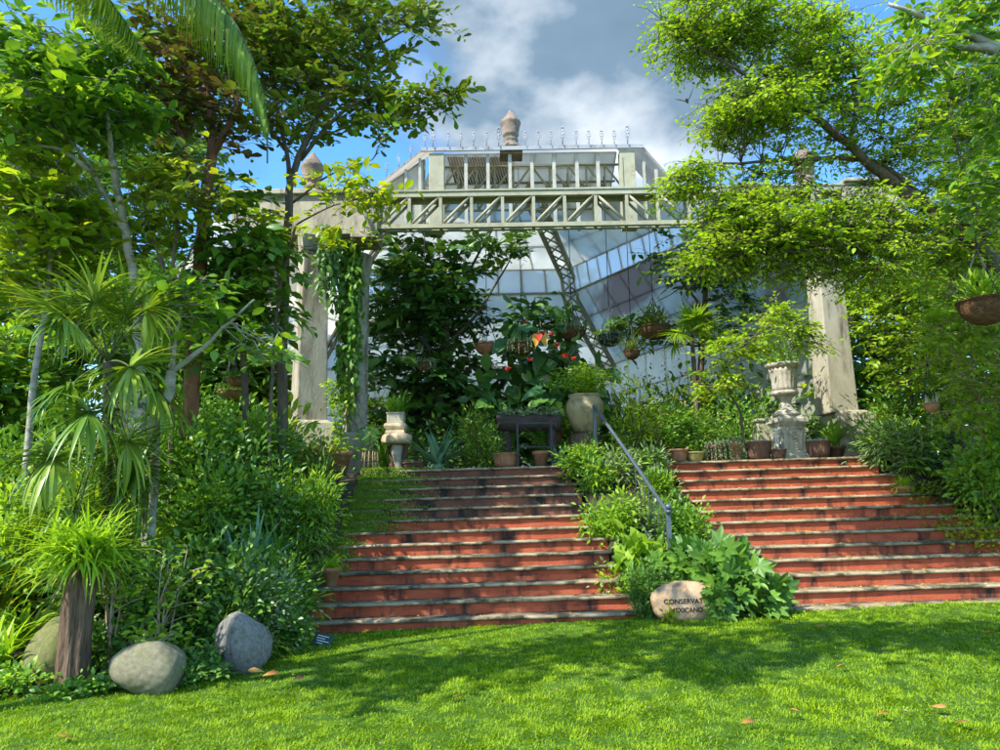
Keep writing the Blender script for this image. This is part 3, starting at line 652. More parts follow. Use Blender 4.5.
# ------------------------------------------------------------------ stone things
def boulder(px, py, Y, wpx, hpx, mat, label, seed, tiltx=0.0):
    p = P(px, py, Y); rg = np.random.default_rng(seed)
    bm = bmesh.new(); bmesh.ops.create_icosphere(bm, subdivisions=5, radius=1)
    k = [rg.normal(0, 1, 3) for _ in range(14)]; ph = rg.uniform(0, 6, 14)
    pn = rg.normal(0, 1, (16, 3)); pn /= np.linalg.norm(pn, axis=1)[:, None]; pd = rg.uniform(.80, 1.05, 16)
    for v in bm.verts:
        c = np.array(v.co); h_ = np.maximum(pn @ c, 1e-3) / pd; fr = 1.0 / (np.sum(np.append(h_, .92) ** 11)) ** (1 / 11); v.co = v.co * fr * 1.04
        d = sum(math.sin(np.dot(kk, c) * (1.0 + i * .28) + f) / (2.2 + i) for i, (kk, f) in enumerate(zip(k, ph)))
        v.co = v.co * (1 + .05 * d + .012 * math.sin(c[0] * 13 + c[1] * 9) * math.sin(c[2] * 12 + 2)); v.co.z *= 1.0 if v.co.z > 0 else .9
    me = bpy.data.meshes.new('boulder'); bm.to_mesh(me); bm.free()
    for f in me.polygons: f.use_smooth = True
    me.materials.append(MATS[mat]); o = bpy.data.objects.new('boulder', me); COL.objects.link(o)
    s = PXM(Y); o.location = p - np.array([0, 0, .10 * hpx * s]); o.scale = (wpx * s, wpx * s * .85, hpx * s * 1.1); o.rotation_euler = (0, tiltx, rg.uniform(0, 3) * 0 )
    return tag(o, label, 'boulder', 'boulders at the edge of the lawn')
boulder(51, 654, 7.12, 26, 36, 'boulder_mossy', 'mossy yellow green upright boulder standing beside the plant topped tree stump', 1, R(12))
boulder(151, 667, 6.68, 33, 27, 'boulder_tan', 'wide low tan boulder lying between the dry twiggy stems and the lawn', 2, R(8))
boulder(241, 643, 7.45, 25, 29, 'boulder_grey', 'pale grey boulder nearest the green plant sign and steps', 5, R(-14))

def marker():
    Y = 9.12; p = P(686, 602, Y); s = PXM(Y)
    bm = bmesh.new(); bmesh.ops.create_icosphere(bm, subdivisions=5, radius=1)
    rx, ry, rz = 33 * s, .17, 19 * s
    def fy(x, z): # front face of the stone
        q = max(0.0, 1 - abs(x / rx) ** 3.2 - abs(z / rz) ** 3.2); return -ry * q ** .35
    for v in bm.verts:
        c = v.co; e = 2.6; n = (abs(c.x) ** e + abs(c.y) ** e + abs(c.z) ** e) ** (1 / e); c = c / n
        w = 1 + .02 * math.sin(c.x * 5 + 2) + .02 * math.sin(c.z * 6)
        v.co = Vector((c.x * rx * w, c.y * ry, c.z * rz * w))
    me = bpy.data.meshes.new('marker_stone'); bm.to_mesh(me); bm.free()
    for f in me.polygons: f.use_smooth = True
    me.materials.append(MATS['marker_stone'])
    o = bpy.data.objects.new('marker_stone', me); COL.objects.link(o); o.location = p; o.rotation_euler = (R(-4), 0, R(4))
    tag(o, 'rounded sandy stone with black carved lettering among lobed leaves at the foot of the handrail', 'marker stone')
    for txt, dx, dz in (('CONSERVATORIO', 1.6, 1.2), ('MEXICANO', -4.0, -6.6)):
        cu = bpy.data.curves.new('lettering', 'FONT'); cu.body = txt; cu.size = 6.0 * s; cu.align_x = 'CENTER'; cu.align_y = 'CENTER'; cu.extrude = 0.0; cu.offset = .0012
        t = bpy.data.objects.new('tmp_text', cu); COL.objects.link(t)
        dg = bpy.context.evaluated_depsgraph_get(); me2 = bpy.data.meshes.new_from_object(t.evaluated_get(dg)); bpy.data.objects.remove(t)
        bm = bmesh.new(); bm.from_mesh(me2); bmesh.ops.triangulate(bm, faces=bm.faces[:]); bmesh.ops.subdivide_edges(bm, edges=bm.edges[:], cuts=1)
        w = max(v.co.x for v in bm.verts) - min(v.co.x for v in bm.verts); k = (52 if len(txt) > 9 else 30) * s / w
        for v in bm.verts:
            x = v.co.x * k + dx * s; z = v.co.y + dz * s
            # superellipse front
            q = max(0.02, 1 - abs(x / rx) ** 2.6 - abs(z / rz) ** 2.6) ** (1 / 2.6)
            v.co = Vector((x, -ry * q - .006, z))
        bm.to_mesh(me2); bm.free(); me2.materials.clear(); me2.materials.append(MATS['lettering_black'])
        to = bpy.data.objects.new('lettering', me2); COL.objects.link(to); to.parent = o
marker()

def plant_sign():
    Y = 8.55; p = P(323, 640, Y); s = PXM(Y)
    root = empty('plant_sign', p, 'small dark green plant label tilted beside the lowest red step', 'sign', rz=R(-8))
    nm = NM(); nm.box((-9 * s, -.006, -6 * s), (9 * s, .006, 6 * s)); o = nm.build('plate', 'sign_green', root, .003); o.rotation_euler = (R(-25), R(12), 0)
    for z, a, b in ((3.2, -6, 5), (1.0, -6.5, 2), (-1.2, -6, 6), (-3.4, -5, 1)):
        nm = NM(); nm.box((a * s, -.0085, (z - .35) * s), (b * s, -.0065, (z + .35) * s)); nm.build('line_of_writing', 'sign_white', o)
    nm = NM(); nm.tube([(0, .012, 0), (0, .03, -.14)], .006, 6); nm.build('stake', 'black_iron', root)
plant_sign()

def urn_and_pedestal():
    Y = 13.62; s = PXM(Y); b = P(790, 457, Y); x = b[0]; z0 = TOPZ + tilt(x) + .0
    ped = empty('pedestal', (x, Y, z0), 'square carved stone pedestal carrying the tall urn above the steps', 'pedestal', rz=R(10))
    w = 11.6 * s
    nm = NM(); nm.frustum((0, 0), w * 1.28, w * 1.28, 0, w * 1.28, w * 1.28, .07); nm.frustum((0, 0), w * 1.22, w * 1.22, .0701, w * 1.02, w * 1.02, .12); nm.build('plinth', 'stone_urn', ped, .008)
    nm = NM(); nm.frustum((0, 0), w * 1.0, w * 1.0, .1205, w * .94, w * .94, .60); sh = nm.build('shaft', 'stone_urn', ped, .008)
    nm = NM()
    for sx in (0, math.pi / 2, -math.pi / 2):
        pts = lambda a, b_: None
    for ang in (0, -math.pi / 2, math.pi / 2):
        c, s_ = math.cos(ang), math.sin(ang)
        def q(u, v, d): # on the shaft face
            yy = -(w * .975 + d); return (u * c - yy * s_, u * s_ + yy * c, v)
        for (a, e) in (((-.62, .18), (.62, .18)), ((.62, .18), (.62, .55)), ((.62, .55), (-.62, .55)), ((-.62, .55), (-.62, .18))):
            nm.tube([q(a[0] * w, a[1], .0), q(e[0] * w, e[1], .0)], .014, 5)
        for k in range(5):
            z = .24 + k * .06; t = np.linspace(0, 2 * math.pi, 10)
            nm.tube([q(math.cos(u) * w * (.28 - .03 * abs(k - 2)), z + math.sin(u) * .022, .004) for u in t], .012, 4)
    nm.build('carved_panel', 'stone_urn', sh)
    nm = NM(); nm.frustum((0, 0), w * .98, w * .98, .6005, w * 1.2, w * 1.2, .67); nm.frustum((0, 0), w * 1.24, w * 1.24, .6702, w * 1.24, w * 1.24, .74); nm.frustum((0, 0), w * 1.1, w * 1.1, .7402, w * .95, w * .95, .80); nm.build('cap', 'stone_urn', ped, .008)
    zu = z0 + .80; k = (P(790, 364, Y)[2] - zu)
    urn = empty('garden_urn', (x, Y, zu), 'tall fluted stone urn with flared rim standing on the carved pedestal', 'urn')
    rr = 16.5 * s
    nm = NM(); nm.lathe([(0, 0), (.78 * rr, 0), (.80 * rr, .03 * k), (.66 * rr, .07 * k), (.42 * rr, .13 * k), (.32 * rr, .24 * k), (.34 * rr, .32 * k), (.55 * rr, .37 * k), (.0, .38 * k)], (0, 0, 0), 28); nm.build('foot', 'stone_urn', urn)
    nm = NM(); nm.lathe([(0, .375 * k), (.5 * rr, .375 * k), (.74 * rr, .40 * k), (.80 * rr, .44 * k), (.70 * rr, .475 * k)], (0, 0, 0), 32)
    nm.lathe([(0, .46 * k), (.66 * rr, .47 * k), (.68 * rr, .55 * k), (.72 * rr, .7 * k), (.78 * rr, .84 * k), (.86 * rr, .90 * k)], (0, 0, 0), 64, flute=.03, nf=18)
    nm.lathe([(.6 * rr, .895 * k), (.88 * rr, .90 * k), (1.0 * rr, .955 * k), (1.02 * rr, .98 * k), (.98 * rr, k), (.86 * rr, k), (.7 * rr, .93 * k)], (0, 0, 0), 40); nm.build('bowl', 'stone_urn', urn)
    f = NM(); n = 60
    f.straps(np.stack([RNG.normal(0, .12, n), RNG.normal(0, .12, n), np.full(n, k - .05)], 1), U(0, 6.28, n), U(.9, 1.5, n), U(.3, .75, n), U(.015, .03, n), U(.3, 1.6, n), 5)
    n = 260; f.leaves('lance', np.stack([RNG.normal(0, .2, n), RNG.normal(0, .2, n), k + np.abs(RNG.normal(0, .28, n))], 1), rdir(n, -.6, .8), rdir(n, .2, 1), U(.06, .14, n), U(.02, .04, n))
    f.build('foliage', 'leaf_mid', urn)
    nm = NM(); xb = P(771, 435, 13.9)[0]; nm.box((xb - .22, 13.95, z0 - .02), (xb + .24, 14.4, z0 + .74)); nm.box((xb - .25, 13.92, z0 + .7405), (xb + .27, 14.43, z0 + .80))
    tag(nm.build('stone_block', 'concrete', bevel=.02), 'plain weathered concrete block standing behind the carved pedestal', 'stone block')
urn_and_pedestal()

# stump table, capital and planter box beside the agave
def stump_table():
    Y = 13.5; s = PXM(Y); c = P(397, 455, Y); z0 = TOPZ + tilt(c[0])
    root = empty('stump_table', (c[0], Y, z0), 'rustic table of twisted grey tree roots under a rough sandstone slab', 'table')
    zt = P(397, 444, Y)[2] - z0
    for i, (a, r, w) in enumerate(((-.12, .1, .055), (.02, -.05, .085), (.13, .04, .06), (-.02, .14, .07))):
        nm = NM(); t = np.linspace(0, 1, 7); nm.tube(np.stack([a + .02 * np.sin(t * 5 + i), r + 0 * t, -.02 + t * (zt + .0)], 1), w * (1 + .25 * np.cos(t * 6 + i)), 10); nm.build('root_leg', 'bark_pale' if i % 2 else 'bark_stump', root)
    nm = NM(); h = P(397, 434.5, Y)[2] - z0
    nm.lathe([(0, zt), (14.0 * s, zt), (15 * s, zt + .3 * (h - zt)), (14.5 * s, h - .03), (13 * s, h), (0, h)], (0, 0, 0), 26, wob=.05); nm.build('slab', 'sandstone', root)
    z1 = z0 + h + .003
    cap = NM(); H = P(396, 424, Y)[2] - z1
    cap.frustum((0, 0), 9.5 * s, 9 * s, 0, 9 * s, 8.6 * s, H * .35); cap.frustum((0, 0), 9 * s, 8.5 * s, H * .351, 10.6 * s, 10 * s, H * .7); cap.frustum((0, 0), 10.8 * s, 10.2 * s, H * .702, 9.8 * s, 9.2 * s, H)
    o = cap.build('stone_capital', 'sandstone', bevel=.012); o.location = (c[0] - .02, Y, z1); tag(o, 'moulded sandstone block resting on the root table slab', 'stone block')
    z2 = z1 + H + .003
    bx = empty('planter_box', (c[0] - .02, Y, z2), 'small weathered planter box of grassy leaves on top of the moulded block', 'planter')
    b = NM(); b.box((-8.2 * s, -.13, 0), (8.2 * s, .13, 9 * s)); b.box((-8.8 * s, -.14, 9 * s + .001), (8.8 * s, .14, 9 * s + .03)); b.build('box', 'concrete', bx, .006)
    f = NM(); n = 220; f.straps(np.stack([U(-.13, .13, n), U(-.1, .1, n), np.full(n, 9 * s + .02)], 1), U(0, 6.28, n), U(.7, 1.5, n), U(.25, .62, n), U(.012, .022, n), U(.3, 1.6, n), 5); f.build('foliage', 'leaf_mid', bx)
stump_table()
def wire_stand():
    Y = 13.4; c = P(370, 455, Y); z0 = TOPZ + tilt(c[0]); s = PXM(Y)
    root = empty('wire_stand', (c[0], Y, z0), 'rusty wire plant stand with upright rods beside the pale pillar base', 'plant stand')
    h = 20 * s
    for zz, nme in ((.02, 'hoop'), (h * .5, 'hoop'), (h, 'hoop')):
        nm = NM(); t = np.linspace(0, 2 * math.pi, 25); nm.tube(np.stack([(9 - 2 * zz / h) * s * np.cos(t), (9 - 2 * zz / h) * s * np.sin(t), zz + 0 * t], 1), .008, 5); nm.build(nme, 'black_iron', root)
    for i in range(12):
        a = i / 12 * 6.283; nm = NM(); nm.tube([(9 * s * math.cos(a), 9 * s * math.sin(a), 0), (7 * s * math.cos(a), 7 * s * math.sin(a), h)], .007, 5); nm.build('rod', 'dry_twig', root)
    f = NM(); n = 7; f.leaves('heart', np.stack([RNG.normal(0, .06, n), RNG.normal(0, .06, n), h + U(.12, .45, n)], 1), rdir(n, -.9, -.1), rdir(n, 0, 1) + [0, -1, 0], U(.2, .32, n), U(.1, .16, n))
    for i in range(5): f.tube([(0, 0, .05), (U(-.03, .03), 0, h * .7), (U(-.07, .07), U(-.06, .06), h + .35)], .008, 5, mat=1)
    f.build('foliage', ['leaf_glossy', 'stem_green'], root)
wire_stand()
def dark_bench():
    Y = 14.3; s = PXM(Y); c = P(530, 455, Y); z0 = TOPZ + tilt(c[0])
    root = empty('log_trough', (c[0], Y, z0), 'dark hollowed log trough on posts behind the thin black frame', 'trough')
    z1 = P(530, 428, Y)[2] - z0
    nm = NM(); t = np.linspace(-1, 1, 12); nm.tube(np.stack([t * 31 * s, .03 * np.sin(t * 3), z1 + .10 + .02 * np.sin(t * 5)], 1), 9 * s * (1 + .1 * np.sin(t * 7)), 14); nm.build('log', 'dark_wood', root)
    for x in (-22, 22):
        nm = NM(); nm.tube([(x * s, 0, -.02), (x * s, 0, z1 + .03)], .09, 10); nm.build('post', 'dark_wood', root)
    f = NM(); n = 420; f.leaves('lance', np.stack([U(-30, 30, n) * s, RNG.normal(0, .1, n), z1 + .22 + np.abs(RNG.normal(0, .07, n))], 1), rdir(n, -.2, 1), rdir(n, 0, 1), U(.05, .11, n), U(.02, .045, n)); f.build('foliage', 'leaf_grey', root)
    Yf = 13.25; a, b = P(518, 459, Yf), P(552, 459, Yf); zt = P(518, 425, Yf)[2]
    fr = empty('iron_frame', (a[0], Yf, TOPZ + tilt(a[0])), 'thin black iron frame standing on the top step before the log trough', 'frame')
    h = zt - TOPZ
    for x in (0, b[0] - a[0]):
        nm = NM(); nm.box((x - .018, -.018, 0), (x + .018, .018, h)); nm.build('post', 'black_iron', fr)
    nm = NM(); nm.box((-.018, -.018, h), (b[0] - a[0] + .018, .018, h + .035)); nm.build('top_bar', 'black_iron', fr)
    nm = NM(); nm.box((.02, -.012, h * .45), (b[0] - a[0] - .02, .012, h * .45 + .025)); nm.build('cross_bar', 'black_iron', fr)
dark_bench()
# stone retaining wall at the edge of the bank
def rock(px, py, Y, wpx, hpx, mat, label, seed, group=None):
    o = boulder(px, py, Y, wpx, hpx, mat, label, seed); o.name = 'rock'; o['category'] = 'rock'
    o['group'] = group or 'rocks edging the bank'
rock(990, 480, 12.0, 17, 32, 'rock_wall', 'tall grey brown rock at the end of the flowering bank', 21)
rock(962, 470, 12.3, 14, 18, 'rock_wall', 'smaller grey brown rock tucked under the fern', 22)
rock(975, 446, 12.8, 14, 18, 'rock_wall', 'rounded upper rock wedged between climbing stems', 23)
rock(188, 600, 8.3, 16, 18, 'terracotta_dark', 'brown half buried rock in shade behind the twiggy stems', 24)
# bird
def bird():
    p = P(687, 101, 15.0); bm = bmesh.new()
    vs = [(-.03, 0, 0), (.0, 0, .01), (.05, 0, .012), (.10, 0, .015), (-.10, 0, -.01)]
    e = [(0, 1), (1, 2), (2, 3), (0, 4)]; v = [bm.verts.new(Vector(a)) for a in vs]
    wing = [((.02, .05, .05), (.0, .13, .12), (-.05, .22, .15)), ((.02, -.05, .05), (.0, -.14, .14), (-.05, -.22, .22))]
    for w in wing:
        pr = v[1]
        for q in w: nv = bm.verts.new(Vector(q)); bm.edges.new((pr, nv)); pr = nv
    for a, b in e: bm.edges.new((v[a], v[b]))
    me = bpy.data.meshes.new('bird'); bm.to_mesh(me); bm.free()
    o = bpy.data.objects.new('bird', me); COL.objects.link(o); me.materials.append(MATS['bird_feather'])
    sk = o.modifiers.new('skin', 'SKIN')
    rad = [(.03, .03), (.035, .03), (.025, .025), (.012, .012), (.03, .006)] + [(.035, .012), (.035, .007), (.012, .004)] * 2
    for k, r in enumerate(rad): me.skin_vertices[0].data[k].radius = r
    me.skin_vertices[0].data[1].use_root = True
    o.modifiers.new('sub', 'SUBSURF').levels = 2; o.modifiers['sub'].render_levels = 2
    o.location = p; o.rotation_euler = (R(-15), R(10), R(62)); o.scale = (1.0,) * 3
    tag(o, 'small dark bird flying with raised wings against the grey cloud', 'bird')
bird()
# ------------------------------------------------------------------ plants
def shadow_free(): pass
def curve(a, b, sag=0.0, k=6, jit=0.0):
    a = np.asarray(a, float); b = np.asarray(b, float); t = np.linspace(0, 1, k)[:, None]
    p = a + (b - a) * t; p[:, 2] += sag * np.sin(t[:, 0] * math.pi)
    if jit: p[1:-1] += RNG.normal(0, jit, (k - 2, 3))
    return p
def spline(pts, k=5):
    p = np.asarray(pts, float); n = len(p)
    if n < 3: return curve(p[0], p[1], 0, k)
    q = np.concatenate([[2 * p[0] - p[1]], p, [2 * p[-1] - p[-2]]]); out = []
    for i in range(n - 1):
        for t in np.linspace(0, 1, k, endpoint=False):
            a, b, c, d = q[i], q[i + 1], q[i + 2], q[i + 3]
            out.append(.5 * (2 * b + (c - a) * t + (2 * a - 5 * b + 4 * c - d) * t * t + (3 * b - a - 3 * c + d) * t ** 3))
    out.append(p[-1]); return np.array(out)

def tree(name, label, cat, trunk, r0, r1, limbs, blobs, leaf, tmpl, L, W, per=26, bark='bark_brown', twig=None, spread=.22, droop=.25, group=None, mixleaf=None, mixp=0.0, limbr=None, flat=.7, thin=.8, spray=9):
    """trunk / limbs: lists of world points; blobs: (centre, (rx, ry, rz), clusters). Leaf sprays sit on twigs that run back to the nearest limb."""
    trunk = np.asarray(trunk, float); base = trunk[0]
    root = empty(name, base, label, cat, group)
    tk = spline(trunk) - base; nm = NM(); rr = np.linspace(r0, r1, len(tk)); rr[0] *= 1.25
    nm.tube(tk + np.concatenate([[np.zeros(3)], RNG.normal(0, r0 * .12, (len(tk) - 1, 3))]), rr, 9); nm.build('trunk', bark, root)
    nodes = [tk]
    for i, l in enumerate(limbs):
        lp = spline(l) - base; nm = NM(); a = limbr[i] if limbr else r1 * .85
        nm.tube(lp + RNG.normal(0, a * .15, lp.shape), np.linspace(a, max(.007, a * .3), len(lp)), 7); nm.build('limb', bark, root); nodes.append(lp)
    nodes = np.concatenate(nodes)
    cr = NM(); mats = [leaf, bark] + ([mixleaf] if mixleaf else [])
    PO, DI, NO, LL, TO, MX = [], [], [], [], [], []
    for (c, rad, n) in blobs:
        n = max(3, int(n * thin))
        c = np.asarray(c, float) - base; rad = np.asarray(rad, float)
        d = rdir(n); rr_ = RNG.random(n) ** .42; ctr = c + d * rad * rr_[:, None]
        for q in ctr:
            dd = np.linalg.norm(nodes - q, axis=1); j = int(np.argmin(dd + .35 * np.abs(nodes[:, 2] - q[2])))
            src = nodes[j]
            if RNG.random() < .55:
                k = curve(src, q, RNG.uniform(-.05, .2) * dd[j] * .4, 6, .03 * dd[j]); cr.tube(k, np.linspace(max(.006, .012 * min(dd[j], 2)), .004, 6), 4, mat=1)
            dv = nrm(q - src + RNG.normal(0, .3, 3)); 
            m = max(4, int(per * RNG.uniform(.6, 1.4))); ns = max(2, int(round(m / spray)))
            pos, ld, nn_ = [], [], []
            for _ in range(ns):
                sd_ = nrm(dv * .55 + rdir(1, -.25, .55)[0] * np.array([1, 1, flat]) * 1.1); Ls = spread * 1.9 * RNG.uniform(.55, 1.15)
                mm = max(3, m // ns); t = (np.arange(mm) + RNG.random(mm)) / mm
                tg = nrm(sd_[None] + np.array([0, 0, -1.0]) * (droop * 1.6 * t)[:, None])
                c_ = q + dv * RNG.uniform(-.5, .1) * spread + sd_ * (t * Ls)[:, None] + np.array([0, 0, -1.0]) * (droop * .8 * Ls * t * t)[:, None]
                sgn = np.where(np.arange(mm) % 2 == 0, 1, -1)[:, None]; sv = nrm(np.cross(tg, np.array([0, 0, 1.0]) + RNG.normal(0, .3, 3)))
                ld.append(nrm(sv * sgn * .8 + tg * .7 + RNG.normal(0, .22, (mm, 3)))); pos.append(c_ + RNG.normal(0, .012, (mm, 3)))
                nn_.append(nrm(np.array([0, 0, 1.0]) + RNG.normal(0, .28, 3) + RNG.normal(0, .25, (mm, 3))))
                cr.tube(np.array([q + dv * -.3 * spread, q + sd_ * Ls * .5 + np.array([0, 0, -.2 * droop * Ls]), q + sd_ * Ls * .95 + np.array([0, 0, -.8 * droop * Ls])]), [.005, .0035, .002], 3, mat=1)
            pos = np.concatenate(pos); ld = np.concatenate(ld); m = len(pos)
            PO.append(pos); DI.append(ld); NO.append(np.concatenate(nn_))
            LL.append(U(.45, 1.35, m) * RNG.uniform(.8, 1.15)); base_t = RNG.normal(.5, .16); TO.append(np.clip(base_t + RNG.normal(0, .2, m), 0, 1)); MX.append(RNG.random(m) < (mixp if RNG.random() < .6 else mixp * .3))
    PO, DI, NO, LL, TO, MX = map(np.concatenate, (PO, DI, NO, LL, TO, MX))
    k = ~MX; cr.leaves(tmpl, PO[k], DI[k], NO[k], LL[k] * L, LL[k] * W, 0, TO[k])
    if mixleaf: k = MX; cr.leaves(tmpl, PO[k], DI[k], NO[k], LL[k] * L, LL[k] * W, 2, TO[k])
    cr.build('crown', mats, root)
    return root
def blob(px, py, Y, rpx, rpy, ry, n):
    s = PXM(Y); return (P(px, py, Y), (rpx * s, ry, rpy * s), n)

def bush(label, cat, px, Y, wpx, hpx, leaf, tmpl, L, W, n, name='bush', stems=9, group=None, mixleaf=None, mixp=0, up=.3, z=None, stem='stem_green', hollow=.35, loc=None, fl='petal_red', flowers=0, bare=0.12):
    g = np.array(loc) if loc is not None else G(px, Y)
    if z is not None: g[2] = z
    if tmpl == 'oval' and L < .2 and L > .07: L, W, n = L * .74, W * .72, int(n * 1.7)
    s = PXM(Y); w, h = wpx * s, hpx * s
    root = empty(name, g, label, cat, group)
    st = NM(); tips = []
    for i in range(stems):
        a = U(0, 6.283); r = w * math.sqrt(U(.05, 1)); hh = h * U(.45, 1.0) * math.sqrt(max(.15, 1 - .5 * (r / w) ** 2))
        t = np.array([r * math.cos(a), r * math.sin(a) * .8, hh]); b = np.array([RNG.normal(0, w * .12), RNG.normal(0, w * .1), -.04])
        k = spline([b, b * .6 + t * np.array([.45, .45, .6]) + RNG.normal(0, .03, 3), t], 4); st.tube(k, np.linspace(.014, .004, len(k)) * max(.5, min(1.6, h)), 5); tips.append(k)
    st.build('stem', stem, root)
    f = NM(); idx = RNG.integers(0, stems, n); t = bare + (1 - bare) * RNG.random(n) ** .7
    pts = np.array([tips[i][min(len(tips[i]) - 1, int(tt * (len(tips[i]) - 1) + .5))] for i, tt in zip(idx, t)])
    off = RNG.normal(0, 1, (n, 3)) * np.array([w * .26, w * .26, h * .13]); pos = pts + off; pos[:, 2] = np.maximum(pos[:, 2], -.02)
    d = nrm(off / max(w * .26, 1e-6) + np.array([0, 0, up]) + RNG.normal(0, .4, (n, 3))); nn = nrm(np.array([0, -1.6 if tmpl == 'lobed' else -.35, .8]) + RNG.normal(0, .45, (n, 3)))
    sc_ = U(.6, 1.3, n); tone = np.clip(RNG.normal(.5, .22, n), 0, 1); mx = RNG.random(n) < mixp; mats = [leaf, mixleaf or leaf, fl]
    f.leaves(tmpl, pos[~mx], d[~mx], nn[~mx], L * sc_[~mx], W * sc_[~mx], 0, tone[~mx])
    if mx.any(): f.leaves(tmpl, pos[mx], d[mx], nn[mx], L * sc_[mx], W * sc_[mx], 1, tone[mx])
    f.build('foliage', mats[:2], root)
    if flowers:
        for i in range(flowers):
            q = pos[RNG.integers(0, n)] + np.array([U(-.03, .03), -.06, .05]); fb = NM(); m = 7
            fb.leaves('oval', np.repeat(q[None], m, 0), nrm(rdir(m, .0, .7) + [0, -.5, 0]), rdir(m, .3, 1), U(.035, .06, m), U(.025, .04, m)); fb.build('flower', fl, root)
    return root
def tuft(label, px, Y, hpx, n, L, W, leaf, droop=(.4, 1.8), el=(.5, 1.5), name='strap_plant', rad=.06, cat='plant', group=None, z=None, seg=6, fold=.25, loc=None, mixleaf=None, mixp=0, taper=1.0):
    g = np.array(loc, float) if loc is not None else G(px, Y)
    if z is not None: g[2] = z
    root = empty(name, g, label, cat, group); f = NM()
    base = np.stack([RNG.normal(0, rad, n), RNG.normal(0, rad, n), U(-.01, .05, n)], 1); mx = RNG.random(n) < mixp
    for k, m in ((~mx, 0), (mx, 1)):
        c = int(k.sum())
        if c: f.straps(base[k], U(0, 6.283, c), U(el[0], el[1], c), L * U(.6, 1.15, c), W * U(.7, 1.2, c), U(droop[0], droop[1], c), seg, m, fold=fold, taper=taper)
    f.build('foliage', [leaf, mixleaf or leaf], root)
    c = NM(); c.lathe([(0, -.05), (rad * 1.1, -.05), (rad * 1.2, .02), (rad * .6, .08), (0, .1)], (0, 0, 0), 9); c.build('crown', 'stem_green', root)
    return root
def frond_geo(f, base, az, el, L, droop, nleaf, ll, lw, mat=0, matstem=1, hang=.35, seg=10, rr=.012, fwd=.5, tone=None):
    pos = np.array(base, float); C = [pos.copy()]; e = el; T = []
    for k in range(seg):
        dv = np.array([math.cos(e) * math.cos(az), math.cos(e) * math.sin(az), math.sin(e)]); T.append(dv); pos = pos + dv * L / seg; C.append(pos.copy()); e -= droop / seg
    C = np.array(C); T.append(T[-1]); T = np.array(T)
    f.tube(C, np.linspace(rr, rr * .25, seg + 1), 5, mat=matstem)
    t = np.linspace(.12, .99, nleaf); i = np.minimum((t * seg).astype(int), seg - 1); fr = t * seg - i
    c = C[i] + (C[i + 1] - C[i]) * fr[:, None]; tg = nrm(T[i]); side = nrm(np.cross(tg, np.array([0, 0, 1.0]) + 1e-6))
    pr = np.sin(np.clip(t * 1.02 + .04, 0, 1) * math.pi) ** .55
    for sg in (-1, 1):
        d = nrm(side * sg + tg * fwd + np.array([0, 0, -hang]) + RNG.normal(0, .09, (nleaf, 3)))
        az_ = np.arctan2(d[:, 1], d[:, 0]); el_ = np.arcsin(np.clip(d[:, 2], -1, 1))
        f.straps(c, az_, el_, ll * pr * U(.85, 1.1, nleaf), lw, hang * 1.6 + U(0, .3, nleaf), 3, mat, tone=tone if tone is not None else U(.2, .9, nleaf), basew=.8)
def fern(label, cat, px, Y, n, L, leaf, name='fern', ll=.1, lw=.016, droop=(.7, 1.6), el=(.6, 1.3), nleaf=22, group=None, z=None, loc=None, azr=(0, 6.283), hang=.25, rr=.006, scale=1):
    g = np.array(loc, float) if loc is not None else G(px, Y)
    if z is not None: g[2] = z
    root = empty(name, g, label, cat, group)
    for i in range(n):
        f = NM(); frond_geo(f, (RNG.normal(0, .02), RNG.normal(0, .02), 0), U(*azr), U(*el), L * U(.7, 1.1), U(*droop), nleaf, ll, lw, hang=hang, rr=rr); f.build('frond', [leaf, 'stem_green'], root)
    return root
def fan_leaf(f, base, tip, facing, radius, nb=34, lw=.03, mat=0, mats=1, spread=R(150), droop=.7, pet=.012):
    base = np.asarray(base, float); tip = np.asarray(tip, float); f.tube(curve(base, tip, .04, 6), np.linspace(pet, pet * .6, 6), 5, mat=mats)
    y = nrm(tip - base + np.array([0, 0, -.1])); n = nrm(facing); x = nrm(np.cross(y, n)); a = np.linspace(-spread, spread, nb) + RNG.normal(0, .025, nb)
    d = nrm(x[None] * np.sin(a)[:, None] + y[None] * np.cos(a)[:, None] + n[None] * U(-.12, .12, nb)[:, None])
    f.straps(np.repeat(tip[None], nb, 0), np.arctan2(d[:, 1], d[:, 0]), np.arcsin(np.clip(d[:, 2], -1, 1)), radius * U(.82, 1.08, nb) * (1 - .18 * np.abs(a) / spread), lw * U(.8, 1.2, nb), droop * U(.2, 1.3, nb), 6, mat, tone=np.clip(RNG.normal(.5, .2) + U(-.25, .25, nb), 0, 1), basew=.55, fold=.35)

